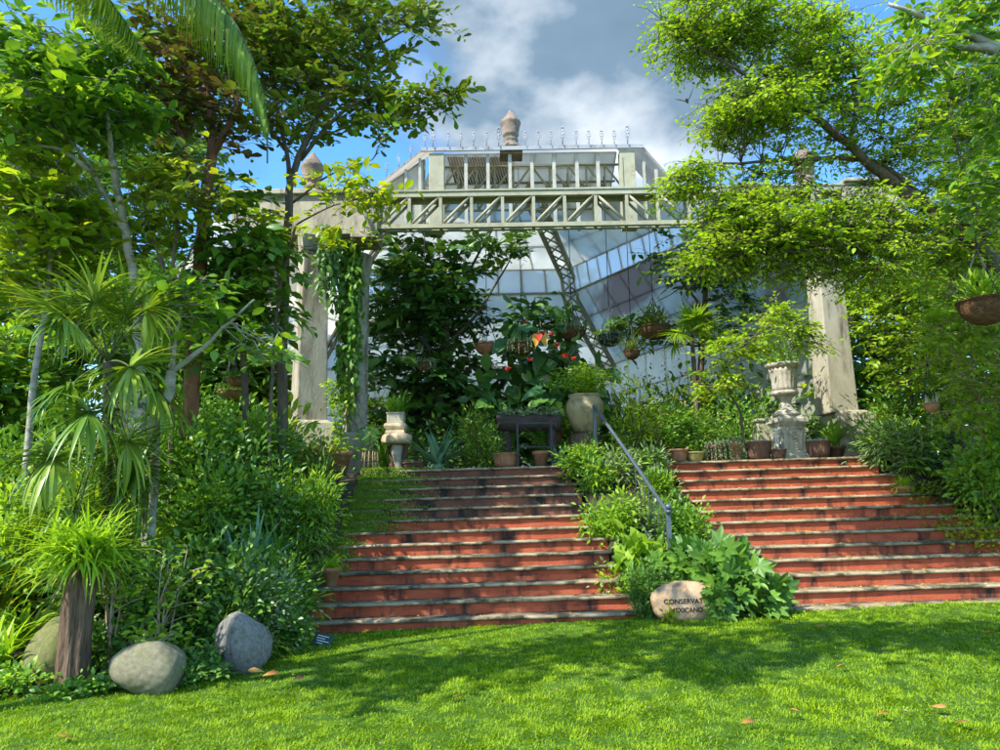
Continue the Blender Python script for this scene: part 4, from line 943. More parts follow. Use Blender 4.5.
POTS = {
    'bowl': [(0, 0), (.62, 0), (.8, .25), (.95, .7), (1.0, .85), (1.06, .87), (1.06, 1.0), (.92, 1.0), (.88, .85), (0, .8)],
    'classic': [(0, 0), (.68, 0), (.92, .78), (1.03, .79), (1.05, 1.0), (.9, 1.0), (.86, .86), (0, .84)],
    'barrel': [(0, 0), (.74, 0), (.86, .3), (.94, .6), (1.0, .9), (1.04, .92), (1.04, 1.0), (.92, 1.0), (.9, .9), (0, .88)],
    'jar': [(0, 0), (.5, 0), (.62, .08), (.86, .3), (1.0, .58), (.98, .78), (.84, .91), (.80, .93), (.88, .97), (.88, 1.0), (.72, 1.0), (.7, .92), (0, .9)],
}
def pot_root(label, px, py0, py1, rpx, Y, shape, mat, flute=0.0, group='potted plants on the terrace', on=None, sides=28, cat='potted plant'):
    c = P(px, py0, Y); z0 = on if on is not None else TOPZ + tilt(c[0]); s = PXM(Y); h = max(.08, (py0 - py1) * s)
    root = empty('potted_plant', (c[0], Y, z0), label, cat, group); r = rpx * s
    nm = NM(); nm.lathe([(a * r, b * h) for a, b in POTS[shape]], (0, 0, 0), 72 if flute else sides, flute=flute, nf=22); nm.build('pot', mat, root)
    return root, r, h
def rosette(f, c, n, L, W, el=(.2, 1.4), droop=(-.2, .5), mat=0, fold=.4):
    f.straps(np.repeat(np.asarray(c, float)[None], n, 0) + RNG.normal(0, L * .03, (n, 3)), U(0, 6.283, n), U(*el, n), L * U(.75, 1.1, n), W, U(*droop, n), 5, mat, fold=fold, basew=.8)
def tails(f, c, r, n, L, w=.02, mat=0):
    "thick hanging strands of small beads of leaf, as on a donkey tail"
    for i in range(n):
        a = U(0, 6.283); r0 = r * U(.3, 1.0); p = np.asarray(c) + np.array([r0 * math.cos(a), r0 * math.sin(a), U(0, .06)])
        o = np.array([math.cos(a), math.sin(a), 0]) * r * U(.25, .6); k = np.array([p, p + o * .7 + [0, 0, .05], p + o + [0, 0, -.06], p + o * 1.1 + [0, 0, -L * U(.4, 1)]]); k = spline(k, 5)
        m = 60; t = RNG.random(m); j = np.minimum((t * (len(k) - 1)).astype(int), len(k) - 2); q = k[j] + (k[j + 1] - k[j]) * (t * (len(k) - 1) - j)[:, None]
        f.leaves('lance', q, nrm(rdir(m, -1, .2) + [0, 0, -.5]), rdir(m), w * U(.8, 1.4, m), w * .55, mat)
def hanging_basket(label, px, py, rpx, hpx, Y, bowl='coir', zhook=None, plants=()):
    c = P(px, py, Y); s = PXM(Y); r, h = rpx * s, hpx * s
    root = empty('hanging_basket', c, label, 'hanging basket', 'hanging baskets')
    a = np.linspace(0, math.pi / 2, 9); nm = NM(); nm.lathe([(r * math.sin(t) + .001, -h * math.cos(t)) for t in a] + [(r * 1.04, 0), (r * 1.04, .02), (r * .9, .02), (r * .85, -.04), (0, -.05)], (0, 0, 0), 28, wob=.02); nm.build('bowl', bowl, root)
    top = (zhook - c[2]) if zhook else 1.2
    for i in range(3):
        t = i * 2.094 + .5; nm = NM(); nm.tube([(r * math.cos(t), r * math.sin(t), .01), (0, 0, min(.65, top * .6))], .009, 4); nm.build('chain', 'black_iron', root)
    nm = NM(); nm.tube([(0, 0, min(.65, top * .6) - .02), (0, 0, top)], .008, 4); nm.build('cord', 'black_iron', root)
    f = NM()
    for (k, mat, n, L) in plants:
        if k == 'tails': tails(f, (0, 0, .02), r * .95, n, L)
        if k == 'bush':
            p = rdir(n, .05, 1) * np.array([r * 1.0, r * 1.0, L * 1.4]) * (RNG.random(n) ** .5)[:, None]; f.leaves('lance', p, nrm(p + [0, 0, .05] + RNG.normal(0, .05, (n, 3))), rdir(n, .2, 1), U(.06, .13, n), U(.02, .04, n))
        if k == 'straps': f.straps(rdir(n, 0, .2) * r * .5, U(0, 6.283, n), U(.4, 1.5, n), L * U(.6, 1.1, n), .022, U(.6, 2.2, n), 5)
        if k == 'tuft': f.straps(rdir(n, 0, .2) * r * .7, U(0, 6.283, n), U(.6, 1.5, n), L * U(.6, 1.1, n), .014, U(.2, 1.2, n), 4)
    if f.n: f.build('foliage', plants[0][1], root)
    return root
# ------------------------------------------------------------------ terrace pots and plants
g = pot_root('terracotta pot with a climbing pale green stem beside the wire stand', 338, 467, 447, 13, 13.2, 'classic', 'terracotta'); f = NM()
st = spline([(0, 0, g[2] * .8), (-.05, -.02, g[2] + .4), (-.12, 0, g[2] + .9), (-.2, 0, g[2] + 1.25)]); f.tube(st, np.linspace(.012, .005, len(st)), 5, mat=1)
n = 190; j = RNG.integers(0, len(st), n); f.leaves('oval', st[j] + RNG.normal(0, .06, (n, 3)), rdir(n, -.5, .5), rdir(n, .2, 1), U(.06, .12, n), U(.03, .06, n))
n = 90; f.leaves('oval', np.array([0, 0, g[2]]) + RNG.normal(0, .14, (n, 3)) * [1, 1, .6], rdir(n, -.3, .8), rdir(n, .2, 1), U(.08, .14, n), U(.04, .07, n)); f.build('foliage', ['leaf_lime', 'stem_green'], g[0])
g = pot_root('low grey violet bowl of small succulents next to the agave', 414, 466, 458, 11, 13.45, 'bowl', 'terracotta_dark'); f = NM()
for i in range(14): rosette(f, (U(-.14, .14), U(-.12, .12), g[2] * .9), 12, .09, .03)
f.build('foliage', 'leaf_grey', g[0])
def agave(label, px, py, Y, L, n, W, leaf='leaf_blue'):
    c = P(px, py, Y); z0 = TOPZ + tilt(c[0]); root = empty('agave', (c[0], Y, z0), label, 'agave'); f = NM()
    f.straps(np.stack([RNG.normal(0, .03, n), RNG.normal(0, .03, n), U(.02, .1, n)], 1), np.linspace(0, 37.7, n), U(.25, 1.35, n), L * U(.75, 1.1, n), W, U(-.1, .9, n), 7, fold=.45, basew=.75, taper=1); f.build('foliage', leaf, root)
    s = NM(); s.lathe([(0, 0), (.1, 0), (.12, .08), (.06, .16), (0, .18)], (0, 0, 0), 12); s.build('heart', 'leaf_blue', root); return root
agave('big blue green agave with arching pointed leaves on the top step', 437, 464, 13.5, .78, 38, .10)
agave('smaller silvery feathered agave spreading above the two terracotta pots', 560, 452, 13.5, .42, 26, .06, 'leaf_blue')
for args in (('round dim orange pot in shade behind the agave stump', 417, 431, 418, 9, 17.0), ('larger dim orange pot deep in shade under the dark tree', 449, 421, 404, 12, 17.2)):
    lb, px, a, b_, r, Y = args; c = P(px, a, Y)
    g = pot_root(lb, px, a, b_, r, Y, 'jar', 'terracotta', on=c[2])
    f = NM(); n = 160; f.leaves('lance', np.array([0, 0, g[2]]) + np.abs(RNG.normal(0, .2, (n, 3))) * [1, 1, 1.3] * RNG.choice([-1, 1], (n, 3)) * [1, 1, 0] + np.array([0, 0, 1]) * np.abs(RNG.normal(0, .25, (n, 1))), rdir(n, -.2, 1), rdir(n, .1, 1), U(.1, .2, n), U(.03, .06, n)); f.build('foliage', 'leaf_deep', g[0])
    zz = groundz(c[0], Y); nm = NM(); nm.box((c[0] - .22, Y - .2, zz - .05), (c[0] + .22, Y + .2, c[2] - .004)); tag(nm.build('plinth', 'concrete', bevel=.015), 'shaded square plinth under the ' + ('round dim orange pot' if px == 417 else 'larger dim orange pot'), 'plinth')
g = pot_root('wide ribbed terracotta pot with sprouting ferns below the log trough', 506, 464, 450, 12, 13.4, 'barrel', 'terracotta', .04); f = NM()
for i in range(12): frond_geo(f, (U(-.1, .1), U(-.1, .1), g[2] * .9), U(0, 6.28), U(.5, 1.3), .35, 1.3, 14, .07, .015, rr=.004)
f.build('foliage', ['leaf_mid', 'stem_green'], g[0])
g = pot_root('small upright terracotta pot with broad compound leaves beside the iron frame', 541, 464, 449, 8, 13.35, 'classic', 'terracotta'); f = NM()
for i in range(10): frond_geo(f, (U(-.05, .05), U(-.05, .05), g[2] * .9), U(0, 6.28), U(.6, 1.3), .62, 1.0, 9, .12, .05, rr=.006, hang=.1)
f.build('foliage', ['leaf_mid', 'stem_green'], g[0])
# the big jar on its stump
c = P(586, 447, 14.4)
st_ = empty('tree_stump', (c[0], 14.4, TOPZ), 'short cracked stump under the tall ochre jar', 'stump'); nm = NM(); zj = P(586, 434, 14.4)[2]
nm.lathe([(0, -.05), (.30, -.05), (.27, .1), (.29, zj - TOPZ - .03), (.26, zj - TOPZ), (0, zj - TOPZ)], (0, 0, 0), 40, wob=.05, flute=.03, nf=11); nm.build('wood', 'bark_stump', st_)
g = pot_root('tall ochre jar overflowing with bamboo like shoots at the head of the handrail', 586, 434, 396, 18.5, 14.4, 'jar', 'ochre_jar', on=zj + .002); f = NM(); r, h = g[1], g[2]
for i in range(46):
    a = U(0, 6.28); t = np.array([math.cos(a) * U(.2, .95), math.sin(a) * U(.1, .5), U(.15, .62)]); k = spline([(0, 0, h * .9), t * [.35, .35, .8] + [0, 0, h], t + [0, 0, h]], 5); f.tube(k, np.linspace(.008, .003, len(k)), 4, mat=1)
    n = 26; q = k[RNG.integers(2, len(k), n)] + RNG.normal(0, .06, (n, 3)); f.leaves('lance', q, nrm(rdir(n, -.8, .4)), rdir(n, .2, 1), U(.07, .14, n), U(.016, .028, n))
f.build('foliage', ['leaf_lime', 'stem_green'], g[0])
g = pot_root('small terracotta pot in the shade just behind the ochre jar', 556, 443, 431, 8, 14.9, 'classic', 'terracotta', on=P(556, 443, 14.9)[2]); f = NM(); n = 130
f.leaves('oval', np.array([0, 0, g[2]]) + np.abs(RNG.normal(0, .12, (n, 3))) * RNG.choice([-1, 1], (n, 3)) * [1, 1, 0] + np.array([0, 0, 1]) * np.abs(RNG.normal(0, .14, (n, 1))), rdir(n, -.2, 1), rdir(n, .2, 1), U(.07, .14, n), U(.03, .06, n)); f.build('foliage', 'leaf_lime', g[0])
# pots along the top of the urn flight
YT = 13.4
def small_pot(label, px, y0, y1, rpx, shape, mat, plant, flute=0, Y=YT):
    g = pot_root(label, px, y0, y1, rpx, Y, shape, mat, flute); f = NM(); r, h = g[1], g[2]; m2 = 'stem_green'
    if plant == 'grey':
        for i in range(26): rosette(f, (U(-.75, .75) * r, U(-.7, .7) * r, h * .93), 12, .075, .024)
        leaf = 'leaf_white'
    elif plant == 'bush':
        for i in range(14):
            t = np.array([U(-.3, .3), U(-.2, .2), U(.25, .75)]); k = spline([(0, 0, h * .8), t * [.4, .4, .7] + [0, 0, h], t + [0, 0, h]], 4); f.tube(k, np.linspace(.008, .003, len(k)), 4, mat=1)
            n = 40; f.leaves('oval', k[RNG.integers(1, len(k), n)] + RNG.normal(0, .07, (n, 3)), rdir(n, -.5, .7), rdir(n, .2, 1), U(.05, .1, n), U(.025, .05, n))
        leaf = 'leaf_mid'
    elif plant == 'tails': tails(f, (0, 0, h * .95), r, 60, .5, .022); leaf = 'leaf_grey'
    elif plant == 'column':
        for i in range(7): frond_geo(f, (U(-.06, .06), 0, h * .9), U(0, 6.28), U(1.2, 1.5), U(.6, 1.25), U(.1, .4), 40, .06, .008, rr=.006, hang=0, tone=.7)
        leaf = 'leaf_grey'
    elif plant == 'twig':
        for i in range(7):
            k = spline([(0, 0, h * .8), (U(-.05, .05), 0, h + .2), (U(-.16, .16), U(-.06, .06), h + U(.3, .46))], 5) + RNG.normal(0, .008, (11, 3)); f.tube(k, np.linspace(.013, .005, len(k)), 5, mat=1)
            f.tube(curve(k[6], k[6] + [U(-.12, .12), 0, U(.06, .16)], .02), .006, 4, mat=1)
        leaf = 'leaf_grey'; m2 = 'dead_white'
    elif plant == 'broad':
        n = 16; f.straps(np.stack([RNG.normal(0, .03, n), RNG.normal(0, .03, n), np.full(n, h * .9)], 1), U(0, 6.28, n), U(.6, 1.45, n), U(.45, .85, n), .16, U(.2, 1.4, n), 6, fold=.3, basew=.3)
        leaf = 'leaf_mid'
    f.build('foliage', [leaf, m2], g[0]); return g
small_pot('shallow brown bowl with a spindly grey green column plant', 662, 461, 449, 12, 'bowl', 'terracotta_dark', 'column')
small_pot('brown bowl pot holding a leafy green bush', 678, 460, 447, 10, 'bowl', 'terracotta', 'bush')
small_pot('low olive glazed bowl beside the bark stump planter', 695, 460, 450, 9.5, 'bowl', 'olive_pot', 'bush')
small_pot('weathered wooden stump planter with trailing bead succulents', 717, 460, 444, 10.5, 'classic', 'bark_stump', 'tails', .05)
small_pot('slim terracotta pot under a weeping pale green succulent', 736, 459, 440, 7, 'classic', 'terracotta', 'tails')
small_pot('dark ribbed barrel pot of pale succulents in front of the concrete block', 759, 458, 440, 12.5, 'barrel', 'barrel_wood', 'grey', .03)
small_pot('tiny dark pot holding a bare white branching twig', 779, 458, 448, 7.5, 'bowl', 'terracotta_dark', 'twig', Y=13.25)
small_pot('ribbed barrel pot of pale succulents beside the carved pedestal foot', 819, 457, 440, 11.5, 'barrel', 'barrel_wood', 'grey', .03)
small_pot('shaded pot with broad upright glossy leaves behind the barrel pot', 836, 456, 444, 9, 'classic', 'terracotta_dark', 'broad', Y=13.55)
tuft('drooping blue green grass clump behind the pedestal', 820, 14.2, 0, 420, .85, .014, 'leaf_blue', (.8, 2.6), (.6, 1.5), 'grass_clump', .12)

# hanging baskets
ZH = 8.6
hanging_basket('shallow brown hanging basket with a few bare leaves before the milky glass', 487, 345, 12, 11, 15.5, 'terracotta', ZH, [('tuft', 'leaf_olive', 14, .12)])
hanging_basket('hanging basket topped with grey green hairy succulents in front of the big leaves', 522, 345, 13, 10, 15.0, 'coir', ZH, [('tails', 'leaf_grey', 70, .28)])
hanging_basket('hanging basket with a fringe of pale succulents above the red blossoms', 572, 330, 14, 11, 15.3, 'coir', ZH, [('tails', 'leaf_grey', 80, .16)])
hanging_basket('dark hanging basket with stiff trailing strands beside the sloping roof rib', 610, 337, 12, 10, 15.5, 'black_iron', ZH, [('tails', 'leaf_grey', 60, .3)])
hanging_basket('larger olive hanging basket with bushy dark foliage under the stained glass', 654, 328, 16, 12, 15.0, 'coir', ZH, [('bush', 'leaf_olive', 420, .32)])
hanging_basket('shaded hanging pot with drooping strands in front of the dark tree', 424, 364, 9, 10, 15.0, 'coir', ZH, [('tails', 'leaf_grey', 46, .25)])
hanging_basket('rusty hanging basket of feathery leaves among the trees near the pale trunk', 238, 379, 11, 8, 11.5, 'terracotta', 6.2, [('tails', 'leaf_mid', 60, .1)])
hanging_basket('lower rusty hanging basket partly behind branches near the pale trunk', 230, 392, 12, 7, 11.8, 'terracotta', 6.2, [('tails', 'leaf_mid', 40, .1)])
hanging_basket('big dark coir hanging basket against the bright shrub wall', 984, 302, 24, 24, 8.6, 'coir', 5.6, [('bush', 'leaf_sunny', 300, .26)])
hanging_basket('basket of long drooping leaves and orange tips beside the roof rib', 632, 352, 8, 8, 14.6, 'coir', ZH, [('straps', 'leaf_olive', 60, .62)])
# red lantern shaped blossoms with their big leaved plant
root = empty('medinilla_shrub', G(540, 16.2), 'large dark green shrub with huge leaves and red hanging blossoms before the milky glass', 'shrub')
g0 = np.array(root.location); st = NM(); f = NM(); ss = PXM(16.2)
for i in range(34):
    px, py = U(478, 596), U(340, 455); py = py if abs(px - 535) < 42 else max(py, 395); t = P(px, py, U(15.4, 16.6)) - g0
    k = spline([(RNG.normal(0, .1), 0, 0), t * [.35, .4, .6], t], 5); st.tube(k, np.linspace(.025, .008, len(k)), 5)
    m = 15; f.leaves('heart' if RNG.random() < .6 else 'oval', t + RNG.normal(0, .24, (m, 3)), nrm(rdir(m, -.9, .3) + [0, -.3, -.3]), nrm(rdir(m, 0, 1) + [0, -.7, .3]), U(.28, .6, m), U(.2, .42, m))
for i in range(26):
    t = P(U(512, 572), U(308, 345), U(15.2, 16)) - g0; m = 12; f.leaves('oval', t + RNG.normal(0, .16, (m, 3)), nrm(rdir(m, -.4, .8)), rdir(m, .1, 1), U(.2, .36, m), U(.09, .16, m))
st.build('stem', 'bark_brown', root); f.build('foliage', 'leaf_glossy', root)
for (px, py, s_) in ((557, 347, 1.1), (565, 358, 1.1), (574, 361, .8), (508, 371, .8), (525, 325, .7), (542, 334, .8), (551, 336, .9), (530, 362, .7)):
    t = P(px, py, 14.9) - g0; b = NM(); m = 22
    d = nrm(rdir(m, -1, .1) * [1, 1, 1.4]); b.leaves('oval', t + d * .02 + np.array([0, 0, .08]), d, rdir(m), U(.055, .09, m) * s_, U(.028, .045, m) * s_); b.build('blossom', 'petal_red', root)
root = empty('anthurium', P(540, 342, 14.7), 'heart shaped yellow and red hanging flower below the succulent basket', 'flower')
a = NM(); a.leaves('heart', np.array([[-.06, 0, .16], [.07, .02, .17]]), np.array([[-.12, -.1, -1], [.15, -.1, -1.0]]), np.array([[0, -1, .1], [0, -1, .1]]), [.27, .28], [.17, .17], 0); a.build('petal', 'petal_gold', root)
a = NM(); a.leaves('heart', np.array([[-.02, -.05, .16]]), np.array([[-.05, -.1, -1.0]]), np.array([[0, -1, .1]]), .18, .13); a.build('spathe', 'petal_red', root)
a = NM(); a.tube(spline([(0, 0, .15), (.02, .05, .4), (.0, .2, .7)]), .008, 5); a.build('stem', 'stem_green', root)

# dark tree inside the conservatory
tree('shade_tree', 'dark glossy leaved tree inside the conservatory behind the vine hung pillar', 'tree', [G(440, 16.0), P(438, 400, 16.0), P(446, 330, 16.0), P(440, 260, 16.2)], .13, .06,
     [[P(442, 350, 16), P(480, 310, 15.6), P(510, 260, 15.2)], [P(440, 360, 16), P(405, 320, 15.6), P(385, 270, 15.4)], [P(442, 320, 16), P(470, 270, 15.8), P(495, 225, 15.8)]],
     [blob(430, 285, 15.8, 56, 58, 1.0, 130), blob(405, 330, 15.8, 38, 90, 1.0, 120), blob(455, 360, 16.2, 36, 64, .9, 80), blob(492, 245, 15.4, 30, 26, .5, 16), blob(430, 410, 16.2, 60, 40, .8, 90)],
     'leaf_glossy', 'oval', .24, .12, 24, spread=.36, mixleaf='leaf_deep', mixp=.35)
tree('shade_tree', 'thin dark tree rising behind the hanging baskets under the sloping glass', 'tree', [G(690, 16.5), P(700, 380, 16.5), P(705, 300, 16.4), P(712, 240, 16.2)], .1, .04,
     [[P(704, 310, 16.4), P(680, 280, 16), P(665, 262, 15.8)]], [blob(690, 262, 15.8, 42, 30, .8, 50), blob(720, 300, 16.2, 34, 50, .8, 60), blob(640, 330, 15.6, 34, 20, .5, 26)], 'leaf_deep', 'oval', .2, .09, 20, spread=.3)
# fan palm with trunk in front of the stained glass
def fan_palm(label, base, crown, nl, radius, pet, leaf, r=.07, name='fan_palm', nb=30, lw=.034, zl=-.5, skirt=0, front=-.5, droop=.8):
    base = np.array(base, float); crown = np.array(crown, float) - base; root = empty(name, base, label, 'palm')
    nm = NM(); nm.tube(spline([np.zeros(3), crown * .5 + RNG.normal(0, .03, 3), crown]), np.linspace(r, r * .85, 11) * (1 + .08 * np.sin(np.arange(11) * 2.5)), 10); nm.build('trunk', 'bark_brown', root)
    for i in range(nl):
        a = i * 2.399 + U(-.3, .3); e = U(zl, 1.35) if i >= skirt else U(-1.35, -.6)
        d = np.array([math.cos(a) * math.cos(e), math.sin(a) * math.cos(e), math.sin(e)]); f = NM(); cw = crown; crown = crown - np.array([0, 0, U(.1, .75) if i < skirt else 0]); tip = crown + d * pet * (U(.75, 1.1) if i >= skirt else U(1.0, 1.9))
        fan_leaf(f, crown, tip, nrm(np.array([0, front, .6]) + d * .3 + RNG.normal(0, .2, 3)), radius * U(.85, 1.1), nb, lw, droop=droop); f.build('fan_leaf', [leaf, 'stem_green'], root); crown = cw
    return root
fan_palm('small fan palm on a bare stem in front of the sloping stained glass', G(700, 14.9), P(692, 338, 14.9), 13, .55, .42, 'leaf_sunny', .05)
fan_palm('drooping fan palm with pleated leaves leaning between the pale trunks', G(112, 8.6), P(108, 362, 7.9), 23, .74, .66, 'leaf_palm', .06, nb=42, lw=.052, skirt=11, droop=1.25, zl=-.5)
bush('rounded mound of plumed yellow green leaves behind the potted bush', 'shrub', 662, 14.2, 40, 62, 'leaf_sunny', 'lance', .26, .035, 900, 'palm_clump', 14, up=1.0)
bush('tall loose flowering shrub in sun beside the ochre jar', 'shrub', 636, 13.9, 30, 95, 'leaf_lime', 'lance', .12, .03, 620, 'shrub', 14, mixleaf='leaf_yellow', mixp=.4)
bush('dark bush filling the terrace between stump planter and block', 'shrub', 735, 14.5, 50, 70, 'leaf_mid', 'oval', .12, .055, 1700, 'shrub', 16)
bush('orange tinged creeper mound at the foot of the fan palm stem', 'shrub', 668, 15.6, 50, 100, 'leaf_olive', 'oval', .11, .05, 1300, 'shrub', 14, mixleaf='petal_gold', mixp=.16)
bush('yellow green cone shaped mossy plant beside the iron frame', 'shrub', 482, 13.7, 24, 62, 'leaf_olive', 'lance', .1, .022, 1300, 'shrub', 12, mixleaf='leaf_lime', mixp=.45)
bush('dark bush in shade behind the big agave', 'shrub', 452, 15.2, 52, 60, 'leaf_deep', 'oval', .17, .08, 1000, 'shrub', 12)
tuft('tall grassy papyrus clump beside the vine hung pillar', 385, 14.0, 0, 190, .95, .02, 'leaf_mid', (.3, 1.5), (1.0, 1.5), 'grass_clump', .12)
bush('broad dark plant between the log trough and the big jar', 'shrub', 575, 15.2, 36, 64, 'leaf_mid', 'heart', .26, .18, 260, 'shrub', 9)
# vines on the pillars
def vine(label, px, Y, y0, y1, wpx, n, leaf='leaf_mid', L=.17, W=.08, strands=26):
    a = P(px, y0, Y); root = empty('hanging_vine', a, label, 'vine'); st = NM(); f = NM(); s = PXM(Y)
    for i in range(strands):
        x = RNG.normal(0, wpx * s * .42); yy = U(-.25, .1); L0 = (y1 - y0) * s * U(.45, 1.0) * (1 - .3 * abs(x) / (wpx * s))
        k = spline([(x * .8, yy, 0), (x + RNG.normal(0, .05), yy - .05, -L0 * .5), (x + RNG.normal(0, .08), yy, -L0)], 6); st.tube(k, .007, 4)
        m = int(n / strands * L0 / ((y1 - y0) * s) * 1.4); q = k[RNG.integers(0, len(k), m)] + RNG.normal(0, .05, (m, 3)) + np.array([0, -.03, 0])
        f.leaves('oval', q, nrm(np.stack([RNG.normal(0, .5, m), U(-.6, .1, m), U(-1.3, -.3, m)], 1)), nrm(np.stack([RNG.normal(0, .4, m), U(-1, -.3, m), U(.2, .9, m)], 1)), L * U(.6, 1.2, m), W * U(.7, 1.2, m))
    st.build('stem', 'stem_green', root); f.build('foliage', leaf, root); return root
vine('thick curtain of glossy vine leaves hanging down the round carved pillar', 352, 14.25, 226, 415, 17, 1500, 'leaf_mid')
vine('narrow vine hanging from the beam beside the square concrete pillar', 330, 13.3, 232, 330, 7, 420, 'leaf_deep')
vine('thin vine trailing down the round pillar shaft to its base', 344, 14.2, 380, 442, 8, 260, 'leaf_lime', .1, .05, 10)

# ------------------------------------------------------------------ trees on the left bank and beyond
def tb(px, Y): return G(px, Y)
tree('slender_tree', 'dark olive leaved tree on a thin brown trunk forking in front of the concrete beam', 'tree', [tb(282, 11.2), P(284, 330, 11.2), P(287, 230, 11.0), P(292, 180, 10.9), P(316, 118, 10.8)], .085, .045,
     [[P(290, 195, 11), P(286, 150, 10.9), P(270, 70, 10.8), P(262, 10, 10.8)], [P(300, 160, 10.9), P(345, 110, 10.6), P(400, 90, 10.4), P(452, 96, 10.2)], [P(316, 118, 10.8), P(360, 60, 10.8), P(420, 20, 10.9)], [P(290, 205, 11), P(330, 175, 10.8), P(372, 160, 10.5)], [P(286, 150, 10.9), P(240, 90, 10.9), P(215, 40, 11)]],
     [blob(330, 40, 10.8, 85, 52, 1.3, 170), blob(285, 75, 10.9, 60, 55, 1.2, 110), blob(370, 100, 10.6, 38, 26, .6, 40), blob(425, 100, 10.3, 30, 15, .4, 22), blob(458, 96, 10.2, 13, 8, .2, 5), blob(418, 18, 10.9, 34, 18, .5, 24), blob(250, 30, 11, 50, 48, 1.0, 80), blob(390, 128, 10.4, 16, 10, .3, 8), blob(300, 130, 10.9, 40, 20, .6, 20)],
     'leaf_olive', 'obov', .17, .085, 17, 'bark_brown', spread=.26, droop=.12, mixleaf='leaf_mid', mixp=.3, limbr=[.045, .035, .035, .022, .03])
tree('slender_tree', 'young tree with translucent yellow green leaves beside the concrete beam', 'tree', [tb(268, 10.6), P(272, 380, 10.5), P(281, 280, 10.3), P(296, 225, 10.2)], .03, .018,
     [[P(296, 225, 10.2), P(335, 205, 10), P(382, 195, 9.9)], [P(279, 300, 10.3), P(275, 240, 10.2), P(262, 222, 10.2)]],
     [blob(340, 192, 10.0, 46, 26, .6, 34), blob(372, 200, 9.9, 18, 14, .3, 10), blob(345, 235, 10, 34, 14, .4, 12), blob(270, 225, 10.1, 22, 24, .4, 16)], 'leaf_yellow', 'oval', .15, .075, 12, 'bark_brown', spread=.22, mixleaf='leaf_sunny', mixp=.45)
tree('bronze_tree', 'tree with a reddish brown trunk and dark bronze leaves against the sky', 'tree', [tb(188, 10.4), P(190, 430, 10.4), P(196, 300, 10.3), P(204, 220, 10.2), P(214, 140, 10.2)], .13, .075,
     [[P(204, 220, 10.2), P(185, 150, 10.2), P(160, 90, 10.2)], [P(214, 140, 10.2), P(205, 80, 10.2), P(190, 30, 10.2)], [P(210, 160, 10.2), P(235, 110, 10.1), P(240, 60, 10.1)]],
     [blob(180, 90, 10.2, 50, 50, .9, 110), blob(215, 50, 10.2, 40, 45, .8, 70), blob(160, 35, 10.3, 36, 30, .7, 40), blob(235, 120, 10.1, 26, 36, .5, 30)], 'leaf_bronze', 'obov', .17, .09, 15, 'bark_red', spread=.26, mixleaf='leaf_olive', mixp=.75)
tree('slender_tree', 'yellow leaved sapling glowing in the sun between the reddish trunk and pale trunk', 'tree', [tb(170, 9.7), P(172, 420, 9.7), P(170, 300, 9.6), P(178, 220, 9.5)], .04, .02,
     [[P(171, 300, 9.6), P(195, 240, 9.5), P(215, 200, 9.4)], [P(171, 290, 9.6), P(150, 230, 9.5), P(140, 180, 9.5)]],
     [blob(165, 190, 9.5, 40, 42, .6, 50), blob(205, 190, 9.4, 30, 40, .5, 30), blob(150, 240, 9.6, 25, 30, .5, 20)], 'leaf_yellow', 'oval', .15, .085, 12, 'bark_brown', spread=.24, mixleaf='leaf_olive', mixp=.4)
tree('broadleaf_tree', 'grey barked tree with broad mid green leaves leaning over the fan palm', 'tree', [tb(140, 9.9), P(141, 420, 9.8), P(136, 300, 9.6), P(126, 235, 9.4), P(112, 160, 9.2)], .075, .045,
     [[P(126, 235, 9.4), P(85, 160, 9.2), P(42, 112, 9.0)], [P(112, 160, 9.2), P(105, 100, 9), P(90, 50, 9)], [P(95, 175, 9.2), P(60, 150, 9), P(20, 145, 8.9)]],
     [blob(70, 100, 9.0, 70, 42, .9, 120), blob(105, 60, 9.1, 50, 36, .8, 60), blob(30, 60, 9.0, 40, 50, .8, 60), blob(20, 120, 8.9, 30, 36, .6, 36), blob(120, 125, 9.2, 26, 26, .5, 24)], 'leaf_mid', 'oval', .19, .095, 16, 'bark_pale', spread=.27, mixleaf='leaf_sunny', mixp=.35)
tree('broadleaf_tree', 'bright yellow green leafy tree at the edge of the bank behind the fan palm', 'tree', [tb(28, 9.6), P(30, 420, 9.6), P(46, 300, 9.5), P(52, 240, 9.4)], .05, .03,
     [[P(46, 300, 9.5), P(20, 240, 9.3), P(0, 200, 9.2)], [P(52, 240, 9.4), P(80, 200, 9.3), P(105, 190, 9.3)]],
     [blob(45, 200, 9.3, 65, 48, .9, 110), blob(10, 180, 9.2, 45, 60, .8, 80), blob(80, 240, 9.6, 45, 40, .6, 60), blob(0, 280, 9.3, 40, 50, .6, 60), blob(60, 285, 9.8, 45, 30, .6, 45)], 'leaf_sunny', 'oval', .17, .09, 15, 'bark_pale', spread=.26, mixleaf='leaf_yellow', mixp=.4)
tree('broadleaf_tree', 'tree with drooping dark green leaves in front of the side roof', 'tree', [tb(245, 10.9), P(246, 420, 10.9), P(240, 300, 10.8), P(238, 230, 10.6)], .06, .035,
     [[P(240, 290, 10.8), P(262, 250, 10.4), P(275, 235, 10.3)], [P(240, 280, 10.8), P(205, 260, 10.4)]],
     [blob(232, 262, 10.4, 40, 42, .6, 60), blob(265, 300, 10.5, 34, 44, .5, 50), blob(210, 320, 10.5, 34, 50, .6, 60), blob(262, 250, 10.3, 28, 22, .4, 22), blob(246, 212, 10.5, 22, 20, .4, 16), blob(236, 188, 10.6, 16, 14, .3, 8)], 'leaf_mid', 'oval', .21, .10, 13, 'bark_brown', spread=.28, droop=.5, mixleaf='leaf_deep', mixp=.3)
